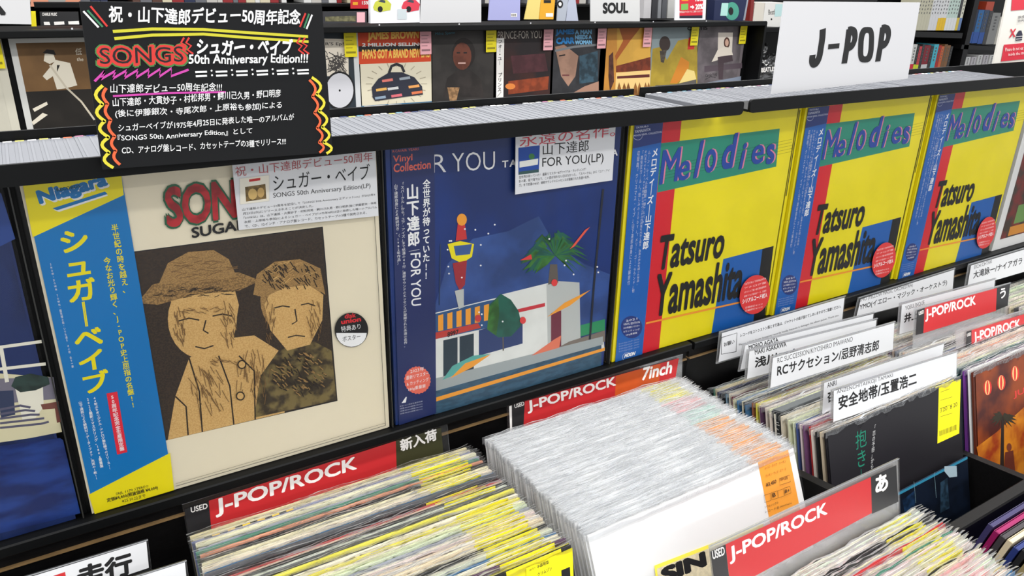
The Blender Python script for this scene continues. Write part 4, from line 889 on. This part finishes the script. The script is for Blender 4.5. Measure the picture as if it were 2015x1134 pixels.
far_cover('dark red album cover with a white paper strip and vertical writing', 1.766, (50, 30, 28), d_rain, PT)
def d_woman(P):
    P.rect(0, .31, 0, .318, M((52, 52, 56), .5, noise=.4, nscale=9)); P.px([(1092, 92), (1110, 88), (1138, 110), (1132, 150), (1118, 170), (1104, 150)], M((168, 130, 110), .5, noise=.2, nscale=20)); P.px([(1110, 193), (1150, 170), (1178, 160), (1178, 192)], M((170, 130, 110)))
    P.px([(1140, 110), (1176, 100), (1176, 160), (1140, 165)], M((56, 84, 100), .5, noise=.6, nscale=30)); P.stroke([(1100, 110), (1112, 108)], .006, INK); P.stroke([(1106, 148), (1120, 148)], .006, M((110, 60, 60))); P.stroke([(1092, 100), (1130, 92), (1176, 88)], .01, M((120, 124, 128)))
    BT = M((40, 130, 200)); BT2 = M((120, 180, 220))
    P.text('JAMES', (1093, 71), (1130, 70), (1093, 58), BT, bold=.06); P.text('CARR', (1094, 87), (1130, 86), (1094, 74), BT, bold=.06)
    for k, w2 in enumerate(('A MAN', 'NEEDS A', 'WOMAN')): P.text(w2, (1131, 68 + 10 * k), (1164, 67 + 10 * k), (1131, 59 + 10 * k), BT2, bold=.06)
far_cover('dark album cover with a woman and blue block lettering', 2.064, (52, 52, 56), d_woman, PT)
def d_des(P):
    P.rect(0, .31, 0, .318, M((206, 142, 58), .5, noise=.15, nscale=8)); P.px([(1214, 55), (1280, 55), (1280, 128), (1214, 128)], M((224, 172, 72), .5, noise=.15, nscale=8)); P.px([(1218, 55), (1262, 52), (1240, 80), (1212, 120), (1210, 110), (1226, 80)], M((170, 90, 36)))
    P.px([(1212, 130), (1280, 112), (1280, 140), (1212, 142)], M((130, 56, 30), .5, noise=.4, nscale=30)); P.px([(1212, 143), (1280, 138), (1278, 184), (1210, 190)], M((236, 200, 130))); P.px([(1214, 150), (1278, 146), (1278, 152), (1214, 155)], M((90, 34, 30)))
    for x in (1214, 1224, 1232, 1246, 1254, 1266, 1272): P.px([(x, 190), (x + 1, 172), (x + 4, 162), (x + 8, 174), (x + 8, 188)], M((150, 96, 40), .5, noise=.4, nscale=40))
    P.px([(1198, 110), (1206, 102), (1208, 160), (1200, 180), (1197, 150)], M((90, 50, 40), .5, noise=.5, nscale=40))
far_cover('orange desert scene album cover', 2.340, (206, 142, 58), d_des, PT)
def d_yel(P):
    P.rect(0, .31, 0, .318, M((136, 150, 154), .5, noise=.15, nscale=6)); P.px([(1278, 182), (1284, 96), (1300, 92), (1312, 118), (1334, 80), (1352, 76), (1372, 90), (1372, 165), (1280, 184)], M((176, 150, 50), .5, noise=.2, nscale=12))
    P.ell(1308, 86, 11, 15, M((56, 44, 40)), 18); P.px([(1298, 100), (1312, 98), (1306, 124), (1300, 122)], M((90, 80, 70), .5, noise=.5, nscale=60)); P.px([(1318, 164), (1340, 112), (1356, 122), (1354, 144), (1332, 164)], M((206, 130, 40))); P.px([(1336, 164), (1352, 136), (1366, 140), (1370, 156)], M((230, 206, 130))); P.px([(1278, 184), (1290, 168), (1330, 166), (1370, 156), (1370, 180)], M((92, 88, 84)))
    P.text('CURTIS', (1352, 60), (1392, 59), (1352, 52), INK, bold=.05); P.rect(.243, .288, .205, .262, M((200, 50, 40)))
far_cover('album cover of a man in a yellow suit reclining under grey sky', 2.648, (136, 150, 154), d_yel, YT)
def d_bench(P):
    P.rect(0, .31, 0, .318, M((112, 104, 108), .5, noise=.4, nscale=9)); P.px([(1413, 64), (1442, 64), (1440, 105), (1412, 108)], M((222, 212, 200))); P.px([(1386, 130), (1460, 124), (1460, 134), (1386, 142)], M((84, 72, 80))); P.px([(1380, 165), (1458, 150), (1456, 176), (1376, 180)], M((130, 140, 158)))
    P.ell(1430, 84, 6, 11, M((80, 50, 40)), 12); P.ell(1430, 84, 3.6, 7, M((210, 170, 150)), 12); P.px([(1412, 98), (1424, 92), (1438, 94), (1442, 108), (1420, 116), (1400, 122)], M((228, 218, 204))); P.px([(1412, 112), (1440, 108), (1442, 120), (1424, 124), (1422, 156), (1414, 156)], M((70, 56, 62)))
    P.text('Carole King', (1388, 154), (1410, 150), (1388, 146), INK); P.text('Tapestry', (1396, 166), (1418, 162), (1396, 160), INK) if False else P.stroke([(1388, 156), (1398, 151), (1408, 152)], .0022, INK)
far_cover('grey mauve album cover of a seated person on a bench', 2.962, (112, 104, 108), d_bench, YT, w_=.330)

# ------------------------------------------------------------------ things standing on the far tray
def slab(name, label, cat, fr, quad, col, th, group=None, draw=None):
    r, P = plate(name, label, cat, fr, quad, M(col) if isinstance(col, tuple) else col, th, group, part='body')
    if draw: P.dn = .0001; P.n = .0006; draw(P); P.build('print', r)
    return r
f = Frame((0, 2.16, 0))
def d_soul(P): P.text('SOUL', (1186, 27), (1236, 26), (1186, 5), INK, bold=.05)
slab('genre_board', 'white board reading SOUL on the far tray', 'sign', f, [(1162, 42), (1259, 42), (1259, -40), (1162, -40)], (208, 208, 208), .004, draw=d_soul)
slab('genre_board', 'blank white board right of the toy car picture', 'sign', f, [(826, 45), (947, 44), (947, -50), (826, -50)], (208, 208, 210), .004)
def d_k(P): P.text('K', (-22, 30), (12, 30), (-22, -20), INK, bold=.05)
slab('genre_board', 'white board in the top left corner with part of a black letter', 'sign', Frame((0, 2.10, 0)), [(-60, 46), (62, 48), (56, -40), (-60, -40)], (208, 208, 210), .004, draw=d_k)
def d_cars(P):
    for x, c in ((750, (196, 200, 70)), (806, (214, 60, 80))):
        P.px([(x - 16, 14), (x - 12, 4), (x - 2, -2), (x + 12, 0), (x + 20, 8), (x + 18, 20), (x - 4, 24), (x - 14, 20)], M(c)); P.ell(x - 2, 18, 5, 6, INK, 12); P.px([(x - 6, 3), (x, -1), (x + 8, 1), (x + 8, 6)], M((60, 70, 80)))
    P.px([(782, 18), (800, 18), (800, 38), (782, 38)], M((200, 210, 214)))
slab('cd_album', 'white album with a yellow and a red toy car', 'CD', f, [(729, 46), (826, 44), (830, -40), (729, -40)], (232, 232, 236), .02, draw=d_cars)
def d_brick(P):
    P.px([(640, 33), (700, 31), (700, 42), (640, 42)], M((120, 116, 84), .5, noise=.5, nscale=60)); P.px([(702, 24), (718, 24), (718, 44), (702, 44)], M(PT))
slab('cd_album', 'dark album with a brick wall band and pink tag', 'CD', f, [(636, 46), (722, 45), (722, 22), (636, 23)], (50, 50, 54), .012, draw=d_brick)
def d_bar(P): P.px([(1005, 26), (1017, 26), (1017, 33), (1005, 33)], SW); [P.px([(1006 + 2 * k, 27), (1007 + 2 * k, 27), (1007 + 2 * k, 32), (1006 + 2 * k, 32)], INK) for k in range(5)]
slab('magazine', 'lilac booklet in a clear bag with a barcode', 'magazine', f, [(961, 40), (1023, 40), (1024, -30), (966, -30)], (164, 166, 212), .006, draw=d_bar)
slab('magazine', 'pale yellow booklet leaning left of the orange booklet', 'magazine', f, [(1032, 38), (1060, 38), (1066, -20), (1044, -20)], (226, 204, 120), .006)
slab('magazine', 'orange booklet with a dark picture and barcode', 'magazine', f, [(1061, 38), (1089, 38), (1094, -20), (1066, -20)], (226, 164, 40), .006, draw=lambda P: (P.px([(1070, 0), (1084, 0), (1084, 6), (1070, 6)], INK), P.px([(1074, 26), (1088, 26), (1088, 33), (1074, 33)], SW)))
slab('magazine', 'grey booklet with a round black mark', 'magazine', f, [(1096, 41), (1112, 41), (1122, -20), (1100, -20)], (170, 176, 188), .006, draw=lambda P: (P.ell(1102, 8, 6, 8, INK, 14), P.ell(1102, 8, 3, 4, SW, 10)))
slab('magazine', 'pale grey magazine beside the round marked booklet', 'magazine', f, [(1114, 41), (1138, 41), (1130, -20), (1120, -20)], (176, 182, 200), .03)
def d_sale(P):
    P.px([(1337, -60), (1386, -60), (1382, 34), (1337, 36)], M((206, 36, 56))); P.px([(1337, 31), (1382, 30), (1382, 36), (1337, 36)], M((40, 30, 50)))
    P.px([(1341, -12), (1354, -12), (1354, 2), (1341, 2)], M((240, 150, 40))); P.px([(1340, 8), (1354, 7), (1354, 19), (1340, 20)], M((120, 180, 90)))
    P.text('20%', (1368, 19), (1383, 18), (1368, 8), SW, bold=.04); P.text('15%', (1368, 3), (1383, 2), (1368, -8), SW, bold=.04); P.px([(1358, 12), (1362, 12), (1362, 10), (1366, 14), (1362, 18), (1362, 15), (1358, 15)], SW)
    P.text('※買取商品はその日のうちにご精算いただけます', (1335, 26), (1382, 24), (1335, 22), SW, res=1)
slab('sale_poster', 'red discount poster in a white frame reading 20%', 'poster', Frame((0, 2.13, 0)), [(1328, 40), (1388, 39), (1393, -90), (1332, -90)], (236, 236, 240), .006, draw=d_sale)
def d_green(P): P.ell(1440, 22, 14, 18, M((70, 150, 130)), 20); P.ell(1438, 22, 5, 8, INK, 14); P.px([(1420, 6), (1433, 6), (1431, 31), (1417, 31)], M((170, 214, 206)))
slab('cd_box', 'dark blue box with a green round picture at the end of the far tray', 'box', f, [(1404, 40), (1462, 41), (1470, -1), (1407, 0)], (24, 34, 70), .05, draw=d_green)
slab('cd_box', 'grey glossy box behind the green round picture', 'box', Frame((0, 2.2, 0)), [(1446, 40), (1466, 40), (1476, -20), (1450, -20)], (150, 156, 166), .05)
for k, (x0, x1, c, lb) in enumerate(((1266, 1280, (206, 204, 206), 'pale grey CD box with a red base line'), (1282, 1292, (60, 60, 64), 'dark grey CD box next to the pale grey one'), (1294, 1300, (150, 152, 156), 'narrow grey CD box in the middle of the row'), (1302, 1311, (96, 98, 102), 'mid grey CD box right of the narrow one'), (1313, 1331, (206, 206, 202), 'pale CD box beside the red discount poster'))):
    slab('cd_box', lb, 'box', Frame((0, 2.3, 0)), [(x0, 36), (x1, 36), (x1 + 4, -40), (x0 + 4, -40)], c, .10, 'CD boxes between the SOUL board and the poster')
# second display row behind, left and centre
t = root('wall_shelf', 'black shelf of boxes and discs behind the far unit', 'shelf', (-1.6, 3.2, -.95)); inv2 = Matrix.Translation((1.6, -3.2, .95))
tp(MB().box(-1.6, 3.6, 3.42, 3.45, -.95, 1.2, BLACK), 'back_panel', inv2, t)
for z in (.10, .335, .56, .8): tp(MB().rbox(-1.6, 3.6, 3.1, 3.42, z, z + .018, BLACK, .003), 'shelf_board', inv2, t)
rnd = random.Random(12)
bc = [(230, 230, 228), (60, 60, 66), (150, 40, 44), (200, 196, 190), (40, 50, 80), (110, 112, 118), (220, 210, 180), (30, 30, 34), (170, 172, 178), (90, 60, 50)]
x = -1.5; k = 0
while x < 3.5:
    w2 = rnd.uniform(.02, .05); h2 = rnd.uniform(.13, .19); c = rnd.choice(bc)
    r = root('cd_box', '%s disc box, %s from the left on the black shelf behind' % (colname(c), nth(k).split(' from')[0].replace('frontmost', 'first')), 'box', (x, 3.14, .3535), 'disc boxes on the back shelf')
    b = MB().box(0, w2, 0, .16, 0, h2, M(c)); b.build('case', r); MB().box(w2 * .2, w2 * .8, -.0012, 0, h2 * .25, h2 * .8, M(rnd.choice(bc))).build('spine_label', r)
    x += w2 + .002 + (rnd.uniform(0, .12) if rnd.random() < .1 else 0); k += 1
slab('album_cover', 'black album cover with white lettering left of the handwritten board', 'record', Frame((0, 2.3, 0)), [(80, 51), (156, 48), (154, 23), (78, 23)], (34, 34, 36), .004, draw=lambda P: (P.text('CHARLIE MUSIC', (83, 31), (112, 31), (83, 25), SW, bold=.03), P.px([(86, 43), (97, 43), (99, 49), (87, 49)], SW), P.px([(106, 43), (126, 42), (127, 48), (107, 49)], SW), P.px([(134, 42), (155, 41), (156, 48), (135, 48)], SW)))
slab('album_cover', 'pinkish album cover at the top left edge', 'record', Frame((0, 2.9, 0)), [(60, 13), (158, 12), (158, -50), (62, -50)], (222, 150, 120), .004, draw=lambda P: P.ell(112, -2, 18, 12, M((160, 160, 156)), 16))
MBX = MB().rbox(0, .6, 0, .02, 0, .02, BLACK, .003); o = MBX.build('shelf_rail'); o.location = (.11, 2.32, .365); tag(o, 'short black rail above the black album cover', 'rail')
slab('price_tag', 'yellow price tag beside the corner letter board', 'tag', Frame((0, 2.29, 0)), [(62, 52), (72, 52), (70, 22), (61, 22)], YT, .001)
slab('sale_poster', 'small red discount notice above the brick wall album', 'poster', Frame((0, 3.0, 0)), [(690, 17), (727, 17), (727, -30), (690, -30)], (206, 36, 50), .004, draw=lambda P: (P.text('15%', (712, 9), (726, 9), (712, 2), SW, bold=.03), P.px([(694, 4), (704, 4), (704, 10), (694, 10)], M((240, 170, 40)))))
# ------------------------------------------------------------------ right: boxes, bagged shirts, bookcase
fq = Frame((0, 2.75, 0))
slab('cd_box', 'cream box left of the white lettered box', 'box', fq, [(1480, 51), (1500, 52), (1505, 5), (1486, 5)], (218, 212, 200), .12)
def d_be(P): P.text('Beatles', (1512, 29), (1530, 28), (1512, 19), INK); P.px([(1526, 8), (1540, 8), (1538, 32), (1524, 33)], M((190, 222, 222))); P.ell(1518, 38, 1.6, 2, INK, 8)
slab('cd_box', 'white box with black lettering and a mint tag', 'box', fq, [(1500, 52), (1534, 53), (1545, 5), (1506, 5)], (228, 226, 222), .12, draw=d_be)
slab('cd_box', 'red brown box spine at the left of the cream box', 'box', fq, [(1474, 50), (1480, 50), (1486, -20), (1480, -20)], (130, 40, 36), .12)
t = root('shirt_shelf', 'black cubby shelf holding bagged black shirts', 'shelf', (3.7, 2.7, -.95)); inv3 = Matrix.Translation((-3.7, -2.7, .95))
a = fq.at((1463, 54)); b = fq.at((1545, 55)); c = fq.at((1463, 180))
tp(MB().rbox(a[0] - .02, b[0] + .45, 2.70, 3.1, a[1] - .03, a[1], BLACK, .003), 'top_board', inv3, t); tp(MB().box(a[0] - .02, b[0] + .45, 3.1, 3.12, -.95, a[1], BLACK), 'back_panel', inv3, t); tp(MB().box(a[0] - .02, b[0] + .45, 2.7, 3.1, c[1] - .06, c[1] - .03, BLACK), 'lower_board', inv3, t)
def bag(label, fr, quad, seed, txt=None):
    q = [Vector(fr.at(p)) for p in quad]; rnd = random.Random(seed); N = 14; v = []; fs = []
    for j in range(N + 1):
        for i in range(N + 1):
            s_, t_ = i / N, j / N; p = q[0] * (1 - s_) * (1 - t_) + q[1] * s_ * (1 - t_) + q[2] * s_ * t_ + q[3] * (1 - s_) * t_
            e = min(s_, 1 - s_, t_, 1 - t_) * 5; v.append((p[0] + rnd.uniform(-.003, .003), p[1] + rnd.uniform(-.003, .003), .03 * min(1, e) + rnd.uniform(-.010, .010)))
    for j in range(N):
        for i in range(N): a = j * (N + 1) + i; fs.append((a, a + 1, a + N + 2, a + N + 1))
    f2 = fr; r = root('bagged_shirt', label, 'shirt', f2, 'bagged shirts in the cubby')
    mesh_obj('shirt', [(x, y, z - .012) for x, y, z in v], fs, M((20, 20, 22), .5), None, r); mesh_obj('plastic_bag', v, fs, film('bag_film', .12, 2.2, .6, 30, .12, .1) , None, r)
    if txt: P = Print(fr, .05); P.text(*txt); P.build('lettering', r)
bag('upper black shirt in a shiny clear bag', Frame((0, 2.9, 0)), [(1462, 128), (1500, 130), (1512, 85), (1474, 84)], 1)
bag('black shirt with pale printing under the shiny bag', Frame((0, 2.86, 0)), [(1488, 140), (1530, 140), (1532, 105), (1494, 106)], 2)
bag('front black shirt with white BEATLES lettering', Frame((0, 2.78, 0)), [(1456, 172), (1524, 170), (1530, 132), (1462, 130)], 3, ('BEATLES', (1486, 141), (1514, 138), (1486, 132), SW, True, .04))
fb = Frame((0, 3.0, 0)); 
t = root('bookcase', 'tall black bookcase with books behind the J-POP board', 'bookcase', (5.0, 3.0, -.95)); inv4 = Matrix.Translation((-5.0, -3.0, .95))
bx0 = fb.at((1780, 100))[0]
tp(MB().box(bx0, bx0 + 2.6, 3.3, 3.32, -.95, 1.6, BLACK), 'back_panel', inv4, t)
def board(p0, p1, th, nm='shelf_board'):
    q0, q1 = fb.at(p0), fb.at(p1); v = [(q0[0], q0[1] - th), (q1[0], q1[1] - th), q1, q0]
    b = MB(); b.quadbox(v, -.3, 0, WOODBLK); o = b.build(nm, t); o.matrix_parent_inverse = inv4; o.matrix_basis = fb.mat(); return o
board((1796, 62), (1895, 65), .042); board((1893, 88), (1975, 92), .035); board((1780, 148), (1975, 148), .03); board((1893, 10), (1975, 12), .02) if False else None
q0 = fb.at((1884, 148)); q1 = fb.at((1893, 148)); m = MB().box(q0[0], q1[0], 3.0, 3.3, -.95, 1.6, WOODBLK); tp(m, 'upright', inv4, t)
def book(p0, p1, ptop, col, lab, low=None, lab_col=None):
    q0, q1, q2 = fb.at(p0), fb.at(p1), fb.at(ptop); h = q2[1] - q0[1]; w2 = q1[0] - q0[0]
    r = root('book', lab, 'book', Frame((q0[0], 3.02, q0[1] + .001)), 'books in the bookcase behind'); MB().box(0, w2 * .96, 0, h, -.16, 0, M(col)).build('cover', r)
    P = Print(Frame((q0[0], 3.02, q0[1] + .001)), .0008, .0001)
    if low: P.rect(0, w2 * .96, 0, h * .34, M(low))
    for k in range(5): P.rect(w2 * .35, w2 * .6, h * (.45 + .1 * k), h * (.45 + .1 * k + .05), M(lab_col or (90, 90, 90)))
    P.build('spine_print', r)
up = [((206, 202, 178), None)] * 5 + [((228, 228, 230), None)] * 3 + [((232, 232, 232), (246, 200, 30))] * 3 + [((206, 226, 216), (238, 240, 240))] * 4 + [((60, 60, 62), (230, 200, 70)), ((232, 230, 210), (110, 140, 190))]
for k, (c, low) in enumerate(up): book((1803 + 5.3 * k, 60.5), (1808.3 + 5.3 * k, 60.5), (1810 + 5.3 * k, -14 + k % 3), c, '%s book spine, %s from the left on the upper shelf' % (colname(c), nth(k).split(' from')[0].replace('frontmost', 'first')), low)
lo = [((210, 210, 206), (206, 30, 60), 8), ((40, 40, 40), (210, 220, 40), 5), ((200, 60, 70), (210, 220, 40), 5), ((50, 50, 52), None, 5), ((130, 24, 40), (206, 206, 206), 12), ((44, 44, 46), None, 6), ((70, 180, 200), None, 9), ((170, 36, 30), None, 6), ((206, 100, 50), None, 5), ((120, 84, 50), None, 6), ((130, 90, 54), None, 6), ((40, 40, 40), None, 5)]
x = 1790
for k, (c, low, w2) in enumerate(lo):
    book((x, 147), (x + w2, 147), (x + 14, 88 + (k % 3) * 2), c, '%s book spine, %s from the left on the lower shelf' % (colname(c), nth(k).split(' from')[0].replace('frontmost', 'first')), low); x += w2
for k, (p0, p1, p2, c, lb) in enumerate((((1900, 86), (1916, 86), (1918, 20), (20, 30, 60), 'navy box with a white label on the right shelf'), ((1916, 86), (1927, 86), (1936, 20), (30, 100, 160), 'blue box in the middle of the right shelf'), ((1927, 87), (1937, 87), (1944, 20), (50, 70, 100), 'slate box next to the blue box'),
        ((1937, 88), (1944, 88), (1956, 22), (60, 60, 62), 'dark spine left of the grey box'), ((1944, 88), (1960, 88), (1962, 26), (140, 140, 138), 'grey box at the right end of the right shelf'), ((1960, 88), (1972, 88), (1974, 34), (196, 192, 180), 'cream box behind the rule poster'))):
    book(p0, p1, p2, c, lb, (30, 80, 160) if k < 3 else None)
q = fb.at((1950, 22)); r = root('book', 'red orange box lying above the grey boxes', 'book', Frame((q[0], 3.05, fb.at((1950, 26))[1]))); MB().box(0, .12, 0, .09, -.1, 0, M((190, 70, 40))).build('cover', r)
for k in range(5): x = 1900 + 11.5 * k; book((x, 139), (x + 9, 139), (x + 6, 113 - (k > 1) * 4), (206, 206, 204) if k % 2 == 0 else (190, 186, 190), 'small %s box, %s from the left on the lowest shelf' % (('white', 'grey')[k % 2], nth(k).split(' from')[0].replace('frontmost', 'first')))
# rule poster standing on the right tray
def d_rule(P):
    RD = M((206, 40, 60)); NV = M((36, 36, 60))
    P.px([(1993, -30), (2060, -34), (2056, 15), (1989, 21)], RD); P.px([(1975, 88), (2040, 82), (2036, 114), (1969, 121)], RD); P.px([(1961, 129), (2036, 122), (2035, 131), (1959, 137)], NV)
    P.text('X', (1985, 74), (1997, 73), (1987, 57), RD, bold=.03); P.px([(1998, 80), (1999, 68), (2004, 60), (2009, 60), (2011, 68), (2010, 79)], NV)
    for k in range(2): P.stroke([(1998, 72 + 5 * k), (2011, 71 + 5 * k)], .0010, SW)
    P.text('Please do not eat or drink', (1977, 101), (2030, 96), (1977, 94), SW, res=1); P.text('inside the store.', (1983, 110), (2020, 106), (1983, 104), SW, res=1)
    P.text('飲食禁止', (2002, 37), (2030, 34), (2002, 31), NV, res=1); P.text('店内での', (2001, 44), (2026, 41), (2001, 39), NV, res=1)
slab('rule_poster', 'white rule poster with red blocks and a red cross at the right edge', 'poster', Frame((0, .172, 0)), [(1952, 142), (2060, 133), (2085, -40), (1990, -36)], (226, 222, 214), .004, draw=d_rule)
